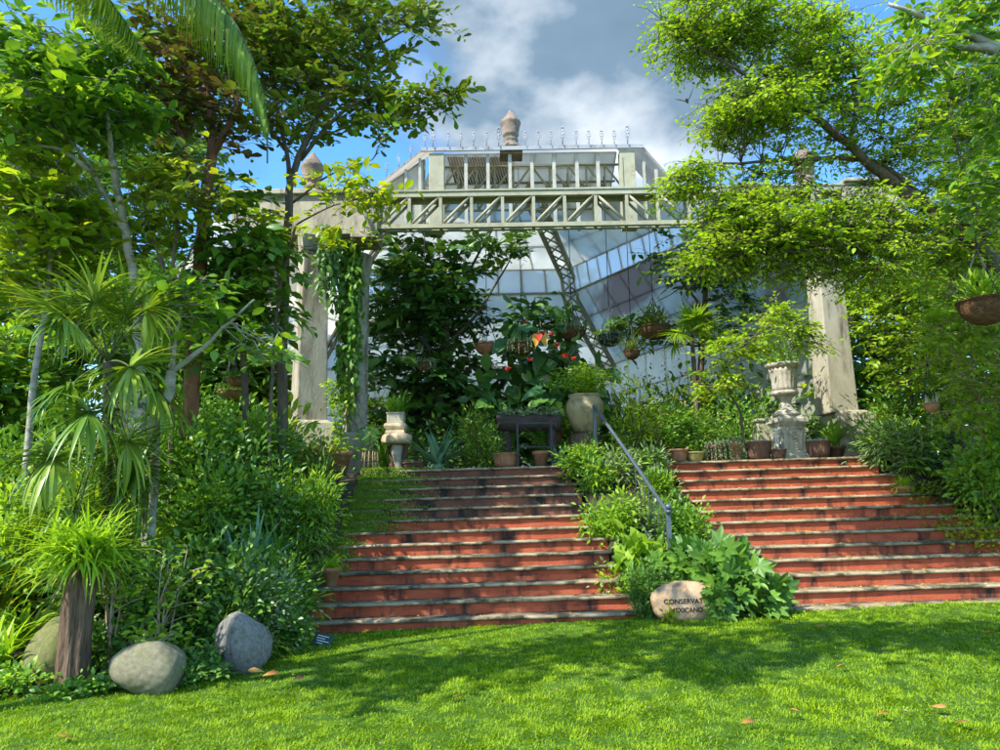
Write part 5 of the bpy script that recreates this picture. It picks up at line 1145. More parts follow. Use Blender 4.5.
# pale bent trunk
b = tb(154, 8.3); pt = [b, P(154, 440, 8.3), P(155, 415, 8.3), P(166, 400, 8.3), P(172, 372, 8.3)]
tree('pale_trunk_tree', 'tree with a pale ringed trunk bending into a crooked limb beside the fan palm', 'tree', pt, .075, .055,
     [[P(155, 412, 8.3), P(143, 406, 8.25), P(128, 400, 8.2)], [P(172, 372, 8.3), P(200, 350, 8.3), P(230, 322, 8.2), P(254, 300, 8.2)], [P(172, 372, 8.3), P(176, 340, 8.2), P(182, 300, 8.2)]],
     [blob(205, 318, 8.2, 40, 26, .4, 18), blob(185, 285, 8.2, 25, 25, .4, 16), blob(258, 350, 8.3, 26, 30, .4, 12)], 'leaf_mid', 'oval', .17, .085, 12, 'bark_pale', spread=.22, mixleaf='leaf_lime', mixp=.35, limbr=[.05, .035, .03])
# overhanging crown from a tree beyond the frame, shading part of the lawn
tree('overhanging_tree', 'tall tree at the edge of the lawn whose crown shades the grass', 'tree', [(-6.9, 4.2, 0), (-6.8, 4.2, 2.5), (-6.6, 4.2, 4.5), (-6.2, 4.2, 6.5)], .2, .12,
     [[(-6.6, 4.2, 4.8), (-5.2, 4.1, 5.9), (-3.6, 4.2, 6.4), (-1.8, 4.5, 6.6), (.2, 4.5, 6.7)], [(-6.4, 4.2, 5.2), (-5.6, 5.0, 6.4), (-4.8, 5.6, 7.0)], [(-6.5, 4.2, 5.6), (-7.4, 3.6, 6.6), (-8, 3.2, 7)]],
     SHADE, 'leaf_mid', 'oval', .2, .1, 18, 'bark_brown', spread=.3) if (SHADE := [((-5.4, 3.5, 6.4), (1.0, .8, .5), 46), ((-4.1, 4.1, 6.7), (.9, .8, .5), 40), ((-2.9, 3.6, 6.6), (.9, .7, .5), 40), ((-1.5, 4.2, 6.8), (.9, .7, .5), 40), ((-.2, 3.8, 6.7), (.9, .6, .5), 34), ((.9, 4.3, 6.9), (.6, .5, .4), 16), ((-3.2, 5.0, 7.0), (.7, .4, .4), 16)]) else None
# palm whose frond hangs into view
def coconut_palm():
    base = np.array([-6.4, 6.4, float(groundz(-6.4, 6.4))]); top = np.array([-5.15, 6.0, 6.9]); root = empty('feather_palm', base, 'tall feather palm whose long frond droops across the bronze tree', 'palm')
    nm = NM(); nm.tube(spline([np.zeros(3), (top - base) * [.3, .5, .5], top - base]), np.linspace(.17, .12, 11), 12); nm.build('trunk', 'bark_brown', root)
    for (az, el, L, dr) in ((.0, .20, 4.7, 1.62), (1.2, .8, 3.0, 1.6), (2.6, .7, 3.0, 1.7), (3.8, .6, 3.0, 1.8), (.5, 1.0, 3.0, 1.7)):
        f = NM(); frond_geo(f, top - base, az, el, L, dr * 1.15, 120, .85, .032, hang=1.3, rr=.028, seg=14, fwd=.55); f.build('frond', ['leaf_palm', 'stem_green'], root)
coconut_palm()
# woodland behind the left bank: separate trees, dark to mid
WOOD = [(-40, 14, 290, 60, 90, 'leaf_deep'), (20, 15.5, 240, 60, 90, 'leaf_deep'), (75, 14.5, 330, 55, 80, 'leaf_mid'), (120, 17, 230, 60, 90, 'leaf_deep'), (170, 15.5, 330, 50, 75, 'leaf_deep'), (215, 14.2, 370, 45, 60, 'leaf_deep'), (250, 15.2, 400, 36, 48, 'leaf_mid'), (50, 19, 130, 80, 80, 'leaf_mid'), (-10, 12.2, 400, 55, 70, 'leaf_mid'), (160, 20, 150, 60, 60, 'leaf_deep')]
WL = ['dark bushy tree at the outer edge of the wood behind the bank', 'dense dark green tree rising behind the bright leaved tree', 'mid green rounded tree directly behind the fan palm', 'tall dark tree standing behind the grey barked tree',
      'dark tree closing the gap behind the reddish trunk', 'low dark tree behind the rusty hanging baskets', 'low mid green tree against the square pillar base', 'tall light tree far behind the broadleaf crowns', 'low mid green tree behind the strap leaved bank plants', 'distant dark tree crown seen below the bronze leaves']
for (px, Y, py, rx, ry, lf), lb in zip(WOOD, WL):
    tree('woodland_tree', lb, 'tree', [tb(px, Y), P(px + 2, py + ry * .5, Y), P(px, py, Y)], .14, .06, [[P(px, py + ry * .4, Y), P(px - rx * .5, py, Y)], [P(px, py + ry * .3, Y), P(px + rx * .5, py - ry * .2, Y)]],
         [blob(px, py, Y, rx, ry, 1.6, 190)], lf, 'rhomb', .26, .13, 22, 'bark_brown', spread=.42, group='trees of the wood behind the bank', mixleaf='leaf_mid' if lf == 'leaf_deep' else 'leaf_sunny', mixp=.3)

# ------------------------------------------------------------------ trees on the right
tree('feathery_tree', 'big bright tree with small leaves and a dark slanting limb over the urn steps', 'tree', [tb(1035, 9.8), P(1030, 400, 9.8), P(1005, 290, 9.6), P(965, 235, 9.4), P(900, 190, 9.2)], .16, .085,
     [[P(900, 190, 9.2), P(850, 145, 9.0), P(790, 98, 8.9), P(770, 84, 8.8)], [P(780, 92, 8.9), P(720, 60, 8.8), P(665, 20, 8.8)], [P(960, 232, 9.4), P(880, 165, 9.2), P(800, 160, 9.0), P(700, 165, 8.9)], [P(1005, 290, 9.6), P(960, 160, 9.4), P(945, 60, 9.3)],
      [P(850, 145, 9.0), P(855, 80, 9), P(820, 10, 9)], [P(930, 215, 9.3), P(860, 240, 9), P(780, 250, 8.9), P(720, 260, 8.9)]],
     [blob(720, 28, 8.8, 70, 34, .8, 130), blob(755, 110, 8.8, 60, 34, .7, 100), blob(694, 178, 8.8, 32, 14, .5, 26), blob(742, 218, 8.8, 40, 34, .6, 66), blob(715, 255, 8.8, 40, 16, .5, 30), blob(800, 60, 9.0, 60, 60, .9, 110), blob(870, 70, 9.1, 55, 60, .9, 80),
      blob(770, 235, 8.9, 70, 44, .7, 140), blob(860, 240, 9.1, 66, 50, .8, 150), blob(900, 150, 9.3, 50, 40, .8, 46), blob(975, 90, 9.4, 45, 85, .9, 110), blob(960, 220, 9.5, 60, 50, .8, 100), blob(830, 140, 9.1, 30, 30, .6, 16), blob(780, 172, 9.0, 40, 22, .5, 22)],
     'leaf_sunny', 'oval', .072, .036, 58, 'bark_brown', spread=.25, droop=.3, thin=.85, flat=.4, mixleaf='leaf_lime', mixp=.35, limbr=[.075, .03, .045, .04, .025, .03])
tree('broadleaf_tree', 'larger leaved tree with a bare limb crossing above the bright feathery tree', 'tree', [tb(1090, 7.6), P(1085, 350, 7.6), P(1060, 150, 7.5), P(1030, 70, 7.4)], .12, .07,
     [[P(1040, 90, 7.4), P(1000, 50, 7.2), P(940, 24, 7.0), P(890, 4, 6.9)], [P(1000, 50, 7.2), P(960, 45, 7.1), P(915, 38, 7.0)]],
     [blob(960, 20, 7.1, 60, 24, .5, 44), blob(920, 60, 7.0, 46, 24, .4, 30), blob(990, 110, 7.3, 26, 50, .4, 30), blob(985, 195, 7.6, 30, 40, .4, 36)], 'leaf_mid', 'oval', .14, .06, 16, 'bark_pale', spread=.22, mixleaf='leaf_sunny', mixp=.5)
tree('sapling', 'small lime leaved sapling on a thin stem in front of the tall urn', 'tree', [tb(744, 13.15) + np.array([0, .25, 0]), P(742, 420, 13.3), P(728, 390, 13.0), P(722, 360, 12.8)], .028, .016,
     [[P(728, 390, 13), P(705, 384, 12.8)], [P(724, 370, 12.9), P(755, 335, 12.5), P(790, 320, 12.3)]],
     [blob(715, 382, 12.8, 26, 16, .4, 34), blob(735, 350, 12.6, 34, 18, .4, 38), blob(778, 325, 12.3, 36, 22, .4, 46), blob(812, 342, 12.3, 18, 20, .3, 18)], 'leaf_lime', 'oval', .075, .048, 32, 'bark_brown', spread=.2, mixleaf='leaf_yellow', mixp=.25)
tree('bright_shrub', 'tall leafy shrub climbing beside the lone concrete pillar', 'shrub', [tb(912, 13.3), P(912, 410, 13.2), P(905, 330, 12.6), P(900, 270, 12.2)], .04, .025,
     [[P(908, 370, 12.9), P(935, 320, 12.4)], [P(908, 370, 12.9), P(878, 320, 12.4)]], [blob(902, 320, 12.3, 42, 56, .7, 120), blob(885, 285, 12.3, 36, 32, .6, 50), blob(930, 370, 12.5, 38, 44, .6, 76)], 'leaf_sunny', 'oval', .10, .052, 30, spread=.26, mixleaf='leaf_lime', mixp=.4)
tree('bright_shrub', 'yellow green shrub with bare twigs below the big coir basket', 'shrub', [tb(985, 11.2), P(980, 430, 11.2), P(972, 360, 10.9), P(968, 300, 10.6)], .028, .016,
     [[P(978, 400, 11), P(1000, 350, 10.7)], [P(978, 400, 11), P(945, 340, 10.7)]], [blob(965, 340, 10.8, 44, 50, .5, 110), blob(1010, 380, 10.8, 30, 60, .5, 60), blob(950, 270, 10.6, 44, 30, .5, 50), blob(975, 410, 11.0, 36, 26, .4, 36)], 'leaf_lime', 'oval', .085, .045, 30, 'dry_twig', spread=.24, mixleaf='leaf_yellow', mixp=.3)
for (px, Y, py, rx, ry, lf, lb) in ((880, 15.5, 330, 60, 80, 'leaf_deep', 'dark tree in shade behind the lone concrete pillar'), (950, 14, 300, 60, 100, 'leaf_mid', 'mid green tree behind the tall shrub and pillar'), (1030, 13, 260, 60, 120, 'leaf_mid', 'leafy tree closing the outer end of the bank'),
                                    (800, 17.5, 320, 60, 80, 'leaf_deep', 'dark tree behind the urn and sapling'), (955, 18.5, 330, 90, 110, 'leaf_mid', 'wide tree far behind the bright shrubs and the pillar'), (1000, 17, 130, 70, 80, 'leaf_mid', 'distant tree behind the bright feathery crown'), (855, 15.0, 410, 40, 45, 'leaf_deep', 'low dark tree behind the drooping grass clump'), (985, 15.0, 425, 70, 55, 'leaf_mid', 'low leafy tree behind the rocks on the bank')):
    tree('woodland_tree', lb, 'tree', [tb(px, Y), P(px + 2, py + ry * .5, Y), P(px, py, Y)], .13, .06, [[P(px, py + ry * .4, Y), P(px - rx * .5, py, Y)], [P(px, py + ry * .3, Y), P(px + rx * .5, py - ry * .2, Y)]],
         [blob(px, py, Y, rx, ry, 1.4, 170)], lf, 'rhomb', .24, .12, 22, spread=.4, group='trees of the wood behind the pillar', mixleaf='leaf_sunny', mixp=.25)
for (px, Y, py, lb) in ((500, 34, 290, 'distant tree seen through the window band of the back roof'), (560, 37, 300, 'distant low tree behind the milky glass wall')):
    tree('distant_tree', lb, 'tree', [(P(px, 400, Y)[0], Y, TOPZ), P(px, 340, Y), P(px, py, Y)], .2, .1, [], [blob(px, py, Y, 42, 34, 2, 130)], 'leaf_mid', 'rhomb', .5, .28, 22, spread=.7, group='trees beyond the glass')
# ------------------------------------------------------------------ planting on the left bank
def stump_plant():
    g = G(88, 6.85); s = PXM(6.85); root = empty('tree_stump', g, 'rough brown stump carrying a crown of arching strap leaves between two boulders', 'stump')
    h = P(88, 566, 6.85)[2] - g[2]; nm = NM(); nm.lathe([(0, -.05), (.17, -.05), (.14, .08), (.125, h * .4), (.13, h * .8), (.155, h), (.1, h + .03), (0, h + .03)], (0, 0, 0), 48, wob=.06, flute=.06, nf=9); nm.build('trunk', 'bark_stump', root)
    b = empty('strap_plant', g + [0, 0, h + .02], 'spreading sunlit strap leaved plant perched on the rough stump', 'plant'); f = NM(); n = 520
    base = np.stack([RNG.normal(0, .11, n), RNG.normal(0, .09, n), U(-.06, .14, n)], 1); f.straps(base, U(0, 6.283, n), U(-.1, 1.45, n), U(.25, .68, n), U(.022, .037, n), U(.3, 1.9, n), 6, fold=.3)
    n = 60; f.straps(np.stack([RNG.normal(0, .12, n), RNG.normal(0, .1, n), U(-.1, 0, n)], 1), U(0, 6.283, n), U(-.9, .2, n), U(.2, .4, n), .022, U(.2, .9, n), 5, mat=1); f.build('foliage', ['leaf_lime', 'leaf_dry'], b)
    nm = NM(); nm.lathe([(0, 0), (.12, 0), (.12, .06), (0, .1)], (0, 0, 0), 12); nm.build('crown', 'stem_green', b)
stump_plant()
def twig_bush(label, px, Y, hpx, wpx):
    g = G(px, Y); s = PXM(Y); root = empty('twiggy_shrub', g, label, 'shrub', 'twiggy shrubs by the boulders'); st = NM(); f = NM()
    for i in range(6):
        t = np.array([RNG.normal(0, wpx * s * .5), RNG.normal(0, .08), hpx * s * U(.6, 1)]); k = spline([(RNG.normal(0, .03), 0, -.03), t * [.3, .4, .55] + RNG.normal(0, .03, 3), t], 4); st.tube(k, np.linspace(.014, .004, len(k)), 5)
        for j in range(4):
            q = k[RNG.integers(3, len(k))]; e = q + np.array([RNG.normal(0, .12), RNG.normal(0, .05), U(.03, .2)]); st.tube(curve(q, e, .02), .004, 4)
            n = 8; f.leaves('oval', e + RNG.normal(0, .05, (n, 3)), rdir(n, -.4, .6), rdir(n, .2, 1), U(.05, .1, n), U(.025, .045, n))
    st.build('stem', 'dry_twig', root); f.build('foliage', 'leaf_sunny', root)
twig_bush('dry twiggy shrub with few leaves close beside the rough stump', 124, 7.2, 90, 26)
twig_bush('taller dry twiggy shrub behind the wide tan boulder', 172, 7.4, 120, 26)
twig_bush('low clump of bare pale twigs poking over the tan boulder', 160, 7.05, 50, 22)
def T(*a, **k): return tuft(*a, **k)
T('clump of broad lime strap leaves at the outer edge of the lawn', 12, 7.0, 0, 70, .5, .05, 'leaf_lime', (.4, 1.6))
T('low clump of lime strap leaves next to the mossy boulder', 30, 7.35, 0, 60, .5, .045, 'leaf_lime', (.4, 1.6))
T('pale arching grass clump above the mossy boulder', 5, 7.8, 0, 120, .9, .02, 'leaf_yellow', (.6, 1.8))
bush('sunlit shrub with upright lime leaves behind the mossy boulder', 'shrub', 25, 8.2, 42, 110, 'leaf_lime', 'oval', .15, .065, 900, mixleaf='leaf_sunny', mixp=.4)
bush('broad leaved shrub in sun beneath the fan palm skirt', 'shrub', 60, 8.9, 50, 110, 'leaf_sunny', 'oval', .16, .075, 900, mixleaf='leaf_yellow', mixp=.2)
bush('mid green shrub filling the shade behind the stump plant', 'shrub', 110, 8.0, 50, 95, 'leaf_mid', 'oval', .13, .06, 1000)
bush('dark leafy shrub behind the dry twigs', 'shrub', 165, 7.8, 50, 100, 'leaf_deep', 'oval', .13, .06, 1300)
bush('dark green shrub directly behind the pale grey boulder', 'shrub', 222, 8.0, 45, 105, 'leaf_deep', 'oval', .12, .055, 1500, mixleaf='leaf_mid', mixp=.35)
fern('fan of strap like fern fronds beside the pale grey boulder', 'fern', 205, 7.8, 11, .5, 'leaf_mid', ll=.12, lw=.02)
bush('small leaved grey green shrub with compound sprays above the grey boulder', 'shrub', 262, 8.3, 48, 100, 'leaf_grey', 'oval', .075, .038, 2600, mixleaf='leaf_mid', mixp=.5)
T('tall grey green sword leaved plant behind the compound sprays', 252, 9.0, 0, 46, 1.05, .065, 'leaf_blue', (.1, 1.0), (.9, 1.5))
T('dark sword leaved clump half way up the bank', 275, 9.4, 0, 40, .95, .06, 'leaf_mid', (.2, 1.3), (.8, 1.5))
bush('feathery bright shrub near the lower steps', 'shrub', 280, 8.9, 38, 75, 'leaf_mid', 'lance', .10, .022, 2200, mixleaf='leaf_lime', mixp=.35)
T('striped spider plant clump hanging over the bed edge', 274, 8.2, 0, 170, .42, .017, 'leaf_lime', (.8, 2.2), mixleaf='leaf_dry', mixp=.25)
T('dark grassy clump at the bed edge beside the plant sign', 262, 7.9, 0, 200, .42, .016, 'leaf_deep', (.8, 2.2), mixleaf='leaf_mid', mixp=.4)
bush('low dark ground cover bush touching the plant sign', 'shrub', 292, 8.3, 18, 34, 'leaf_deep', 'oval', .07, .035, 1100)
bush('bright leafy bush spilling over the middle steps', 'shrub', 304, 10.3, 32, 85, 'leaf_mid', 'lance', .11, .026, 2400, mixleaf='leaf_lime', mixp=.4)
bush('bushy plant with reddish new leaves at the top of the bank', 'shrub', 300, 11.6, 36, 58, 'leaf_olive', 'oval', .12, .06, 1200, mixleaf='petal_gold', mixp=.1)
fern('sunlit lacy fern beside the upper moss covered steps', 'fern', 322, 11.4, 16, .65, 'leaf_sunny', ll=.14, lw=.03)
fern('lower lacy fern leaning over the mossy step ends', 'fern', 300, 9.9, 14, .6, 'leaf_mid', ll=.13, lw=.028)
bush('shrub with tiny pale flowers in the middle of the bank', 'shrub', 284, 10.0, 38, 80, 'leaf_mid', 'oval', .08, .04, 1700, mixleaf='leaf_white', mixp=.03)
bush('broad dark bush below the rusty hanging baskets', 'shrub', 232, 9.8, 50, 110, 'leaf_deep', 'oval', .15, .07, 1300, mixleaf='leaf_mid', mixp=.4)
bush('tall dark bush in front of the concrete pillar foot', 'shrub', 265, 11.3, 44, 100, 'leaf_mid', 'oval', .14, .065, 1300, mixleaf='leaf_deep', mixp=.4)
bush('yellow leaved bush with broad leaves against the pillar foot', 'shrub', 272, 12.2, 32, 95, 'leaf_sunny', 'oval', .2, .09, 520, mixleaf='leaf_yellow', mixp=.4)
bush('shrub under the crooked pale limb', 'shrub', 190, 9.2, 50, 100, 'leaf_mid', 'oval', .13, .06, 1300, mixleaf='leaf_lime', mixp=.25)
bush('lime shrub in front of the pale ringed trunk', 'shrub', 145, 8.8, 40, 70, 'leaf_sunny', 'lance', .14, .035, 1000)
bush('low creeping plant around the foot of the tan boulder', 'shrub', 196, 6.95, 34, 24, 'leaf_deep', 'oval', .055, .03, 900)
bush('low creeping plant between the mossy boulder and the stump', 'shrub', 98, 6.68, 40, 18, 'leaf_mid', 'oval', .06, .032, 800)
bush('low creeping plant in front of the pale grey boulder', 'shrub', 216, 7.3, 22, 26, 'leaf_deep', 'oval', .055, .03, 700)
bush('violet flowered creeper on the concrete pillar base', 'shrub', 318, 12.9, 16, 48, 'leaf_deep', 'oval', .09, .045, 420, 'creeper', 7, fl='petal_violet', flowers=3)
fern('lacy bright fern rising from the middle of the bank', 'fern', 288, 9.3, 15, .62, 'leaf_mid', ll=.12, lw=.026)
fern('grey green fern above the spider plant clump', 'fern', 272, 8.7, 13, .6, 'leaf_grey', ll=.11, lw=.022)
fern('dark fern arching behind the pale grey boulder', 'fern', 238, 8.0, 13, .55, 'leaf_mid', ll=.1, lw=.022)
T('thin arching grass clump between fern and lower steps', 298, 9.2, 0, 130, .5, .014, 'leaf_sunny', (.8, 2.1))
T('broad strap leaved clump in shade behind the tan boulder', 196, 7.55, 0, 40, .5, .05, 'leaf_mid', (.4, 1.6))
fern('lime fern at the sunny side of the stump plant', 'fern', 48, 7.5, 13, .6, 'leaf_lime', ll=.11, lw=.024)
bush('low leafy plant covering bare soil at the outer corner of the lawn', 'shrub', 14, 6.75, 40, 22, 'leaf_mid', 'oval', .07, .036, 900, mixleaf='leaf_lime', mixp=.3)
bush('shade plant between the stump and the wide tan boulder', 'shrub', 112, 7.25, 24, 40, 'leaf_deep', 'oval', .1, .05, 700, mixleaf='leaf_mid', mixp=.3)
def pot_on_bank(label, px, Y, rpx, hpx, leaf, n, L, mat='terracotta'):
    g = G(px, Y); s = PXM(Y); root = empty('potted_plant', g + [0, 0, .05], label, 'potted plant', 'pots set along the steps'); r, h = rpx * s, hpx * s
    nm = NM(); nm.lathe([(a * r, b_ * h) for a, b_ in POTS['classic']], (0, 0, 0), 28); nm.build('pot', mat, root); f = NM()
    f.straps(np.stack([RNG.normal(0, r * .3, n), RNG.normal(0, r * .3, n), np.full(n, h * .9)], 1), U(0, 6.283, n), U(.2, 1.5, n), L * U(.6, 1.1, n), .02, U(.6, 2.2, n), 5); f.build('foliage', leaf, root)
    o = root; o.location = P(px, 586, Y); return root
pot_on_bank('orange terracotta pot of spider plant wedged beside the lower steps', 330, 9.55, 9.5, 17, 'leaf_lime', 90, .3)
p_ = pot_on_bank('terracotta pot of drooping grass beside the upper urn steps', 906, 12.1, 9, 16, 'leaf_lime', 90, .35); p_.location = P(906, 503, 12.1)
# leafy filler bushes of the shaded bank
FILL = [(-20, 9.0), (70, 10.2), (115, 11), (160, 11.5), (205, 11.8), (235, 11.0), (15, 11.0), (-30, 10.5), (60, 12.2), (190, 10.4), (130, 9.8), (225, 12.4), (-60, 7.6), (-95, 8.4), (-75, 9.2), (-140, 8.0), (1050, 11.5), (1085, 10.6), (1040, 12.6), (-110, 10.4)]
fb = None
for i, (px, Y) in enumerate(FILL):
    if i % 4 == 0: fb = bush('leafy green bush among the dense planting behind the bank', 'shrub', px, Y, 55, 95, ('leaf_deep', 'leaf_mid', 'leaf_mid', 'leaf_mid', 'leaf_sunny')[i // 4], 'oval', .15, .07, 1300, 'filler_bush', mixleaf='leaf_mid', mixp=.4, group='filler bushes of the bank')
    else: copy_thing(fb, G(px, Y), U(0, 6), scale=U(.85, 1.2))

for a in (('dark undergrowth bush behind the ochre jar and flowering shrub', 632, 17.0, 60, 84, 'leaf_deep'), ('dark undergrowth bush below the small fan palm', 692, 17.6, 60, 92, 'leaf_mid'), ('dark undergrowth bush behind the concrete block', 752, 17.0, 60, 96, 'leaf_deep'), ('dark undergrowth bush between the urn and the lone pillar', 812, 16.4, 56, 104, 'leaf_mid'),
          ('dark undergrowth bush seen between the two pillars', 384, 17.0, 40, 90, 'leaf_deep'), ('dark undergrowth bush below the milky glass at the back', 500, 18.0, 60, 80, 'leaf_deep')):
    bush(a[0], 'shrub', *a[1:6], 'oval', .22, .11, 1100, 'shrub', 14, mixleaf='leaf_mid', mixp=.3)
# ------------------------------------------------------------------ planting strip between the flights
def MP(px, Y): return G(px, Y)
bush('big lobed dark green leaves heaped behind the carved marker stone', 'shrub', 722, 9.32, 33, 60, 'leaf_deep', 'lobed', .19, .19, 900, 'lobed_shrub', 14, up=-.15, mixleaf='leaf_mid', mixp=.45)
bush('lobed leaves spreading at the foot of the handrail post behind the carved stone', 'shrub', 693, 9.62, 26, 44, 'leaf_deep', 'lobed', .18, .18, 420, 'lobed_shrub', 10, up=-.1, mixleaf='leaf_mid', mixp=.45)
bush('young lobed leaves hanging over one end of the carved lettering', 'shrub', 709, 8.93, 9, 34, 'leaf_deep', 'lobed', .17, .17, 70, 'lobed_shrub', 6, up=-.2)
bush('second mound of lobed leaves beside the kerb of the urn steps', 'shrub', 748, 9.25, 22, 36, 'leaf_deep', 'lobed', .17, .17, 340, 'lobed_shrub', 9, up=-.15, mixleaf='leaf_mid', mixp=.4)
bush('cushion of fine dark green moss like foliage next to the marker stone', 'shrub', 642, 9.35, 16, 44, 'leaf_deep', 'oval', .045, .02, 2600, 'cushion_plant', 12, mixleaf='leaf_mid', mixp=.3)
bush('tiny yellow leaved sprig against the marker stone', 'shrub', 661, 8.92, 5, 20, 'leaf_yellow', 'oval', .06, .035, 110, 'sprig', 4)
fern('low ferny cushion on the lowest steps beside the marker', 'fern', 630, 9.8, 14, .38, 'leaf_mid', ll=.07, lw=.016)
bush('pale frilly leaved plant half way down the planting strip', 'shrub', 620, 10.1, 24, 50, 'leaf_lime', 'oval', .10, .055, 1000, mixleaf='leaf_grey', mixp=.35)
bush('round leaved light green plant under the handrail post', 'shrub', 634, 9.75, 20, 48, 'leaf_sunny', 'heart', .16, .13, 150)
T('upright pale strap leaved plant below the handrail middle', 612, 10.9, 0, 60, .48, .045, 'leaf_lime', (.1, .9), (.7, 1.5))
T('bushy rosette with long crinkled leaves beside the handrail', 650, 11.0, 0, 80, .62, .07, 'leaf_grey', (.2, 1.1), (.5, 1.5))
bush('spreading plant with pale green leaves over the edge of the middle steps', 'shrub', 596, 11.3, 26, 54, 'leaf_mid', 'oval', .12, .045, 900, mixleaf='leaf_lime', mixp=.45)
bush('silvery plant with narrow leaves near the head of the handrail', 'shrub', 622, 12.4, 22, 36, 'leaf_grey', 'lance', .13, .025, 700, mixleaf='leaf_lime', mixp=.3)
bush('leafy plant at the foot of the tree stump under the jar', 'shrub', 580, 12.7, 22, 34, 'leaf_mid', 'oval', .12, .05, 700, mixleaf='leaf_sunny', mixp=.4)
T('tall upright succulent stems behind the handrail middle', 652, 11.8, 0, 40, .6, .05, 'leaf_grey', (-.1, .4), (1.1, 1.5))
bush('dense bush on the inner edge of the urn steps', 'shrub', 652, 12.5, 16, 30, 'leaf_mid', 'lance', .12, .03, 900, mixleaf='leaf_grey', mixp=.4)
bush('low bush beside the bottom of the handrail post', 'shrub', 676, 10.4, 24, 60, 'leaf_mid', 'oval', .09, .04, 1100)
T('spiky pale leaved plant on the strip between lower steps', 655, 10.0, 0, 70, .45, .035, 'leaf_mid', (.2, 1.2), (.4, 1.5))
bush('lime sprig hanging over the top steps near the terracotta pots', 'shrub', 566, 12.7, 16, 26, 'leaf_lime', 'oval', .11, .055, 200)

bush('leafy shrub along the side of the urn steps behind the handrail post', 'shrub', 684, 10.4, 22, 46, 'leaf_mid', 'oval', .10, .05, 1300, mixleaf='leaf_sunny', mixp=.35)
bush('spreading bush between handrail balusters and upper urn steps', 'shrub', 656, 11.6, 14, 40, 'leaf_sunny', 'lance', .12, .03, 1300, mixleaf='leaf_mid', mixp=.5)
bush('upright bush covering the upper end of the sloping rail', 'shrub', 600, 12.2, 18, 34, 'leaf_mid', 'lance', .13, .035, 420, mixleaf='leaf_lime', mixp=.4)
bush('pale leaved bush in front of the handrail middle', 'shrub', 622, 10.9, 20, 42, 'leaf_lime', 'oval', .12, .045, 520, mixleaf='leaf_mid', mixp=.4)
bush('low green bush on the strip in front of the round leaved plant', 'shrub', 645, 9.9, 24, 44, 'leaf_mid', 'oval', .09, .045, 900, mixleaf='leaf_lime', mixp=.4)
# ------------------------------------------------------------------ planting on the right bank
fern('arching bright areca palm on the bank beside the pillar base', 'palm', 905, 12.9, 13, 1.35, 'leaf_sunny', 'areca_palm', ll=.36, lw=.028, nleaf=30, el=(.7, 1.45), droop=(.6, 1.6), rr=.012)
fern('wide fern with long drooping fronds above the upper rocks', 'fern', 940, 12.2, 14, .72, 'leaf_lime', ll=.13, lw=.028)
fern('second smaller fern on the rock below the wide fern', 'fern', 955, 11.7, 12, .48, 'leaf_sunny', ll=.1, lw=.022)
bush('fluffy pale green bush hanging over the top of the urn steps', 'shrub', 882, 12.8, 32, 50, 'leaf_grey', 'lance', .12, .02, 1900, mixleaf='leaf_mid', mixp=.5)
bush('leafy bush with small bluish flowers beside the areca palm', 'shrub', 912, 12.5, 34, 50, 'leaf_mid', 'lance', .12, .028, 1400, mixleaf='leaf_grey', mixp=.4)
bush('golden green creeping shrub spreading over the lower bank', 'shrub', 945, 11.5, 46, 46, 'leaf_yellow', 'oval', .06, .04, 2600, mixleaf='leaf_yellow', mixp=.45)
bush('golden green creeping shrub trailing over the ends of the urn steps', 'shrub', 975, 10.95, 40, 48, 'leaf_yellow', 'oval', .06, .04, 2000, mixleaf='leaf_yellow', mixp=.35)
bush('rounded golden creeping shrub next to the grassy clump', 'shrub', 910, 12.2, 34, 36, 'leaf_yellow', 'oval', .06, .04, 1700, mixleaf='leaf_sunny', mixp=.5)
T('thick leaved cactus like plant at the end of the urn steps', 1000, 10.7, 0, 30, .45, .09, 'leaf_blue', (.1, .8), (.6, 1.4))
bush('variegated leaved plant climbing the rocks', 'shrub', 985, 11.5, 28, 70, 'leaf_sunny', 'heart', .16, .11, 220, mixleaf='leaf_white', mixp=.12)
T('arching pale grass clump above the upper urn steps', 898, 12.4, 0, 120, .5, .016, 'leaf_lime', (.8, 2.0))
bush('dark bush behind the areca palm', 'shrub', 925, 13.2, 50, 90, 'leaf_mid', 'oval', .14, .065, 1400, mixleaf='leaf_deep', mixp=.3)
bush('shaded bush beneath the yellow green twiggy shrub', 'shrub', 1000, 11.0, 46, 110, 'leaf_mid', 'oval', .13, .06, 1300, mixleaf='leaf_sunny', mixp=.4)
bush('dim bush between the pedestal and pillar base', 'shrub', 808, 14.9, 30, 60, 'leaf_deep', 'oval', .13, .06, 800)
root = hanging_basket('small pinkish hanging orchid pot among the bank shrubs', 932, 404, 7, 9, 11.2, 'terracotta', 5.2, [('tuft', 'leaf_white', 24, .2)])

# fallen leaves on the grass
SP = [(258, 672, 'broad curled tan fallen leaf nearest the pale grey boulder'), (268, 675, 'small tan fallen leaf overlapping the broad curled leaf'), (296, 679, 'pale brown fallen leaf between boulder and steps'), (459, 697, 'rust red fallen leaf on shaded grass before the red steps'),
      (66, 738, 'tan fallen leaf on sunlit grass below the mossy boulder'), (822, 626, 'pale curled fallen leaf close to the urn steps kerb'), (842, 667, 'yellowish fallen leaf on shaded grass before the urn steps'), (938, 708, 'pale fallen leaf on the lit grass toward the outer bank'),
      (792, 712, 'brown fallen leaf alone on the front grass'), (748, 724, 'cream fallen leaf at the very front of the lawn'), (962, 722, 'small ochre fallen leaf at the front corner of the lawn'), (880, 714, 'dark ochre fallen leaf in front of the shaded grass'), (990, 634, 'pale fallen leaf near the end of the urn steps'), (925, 620, 'brown upright fallen leaf near the kerb')]
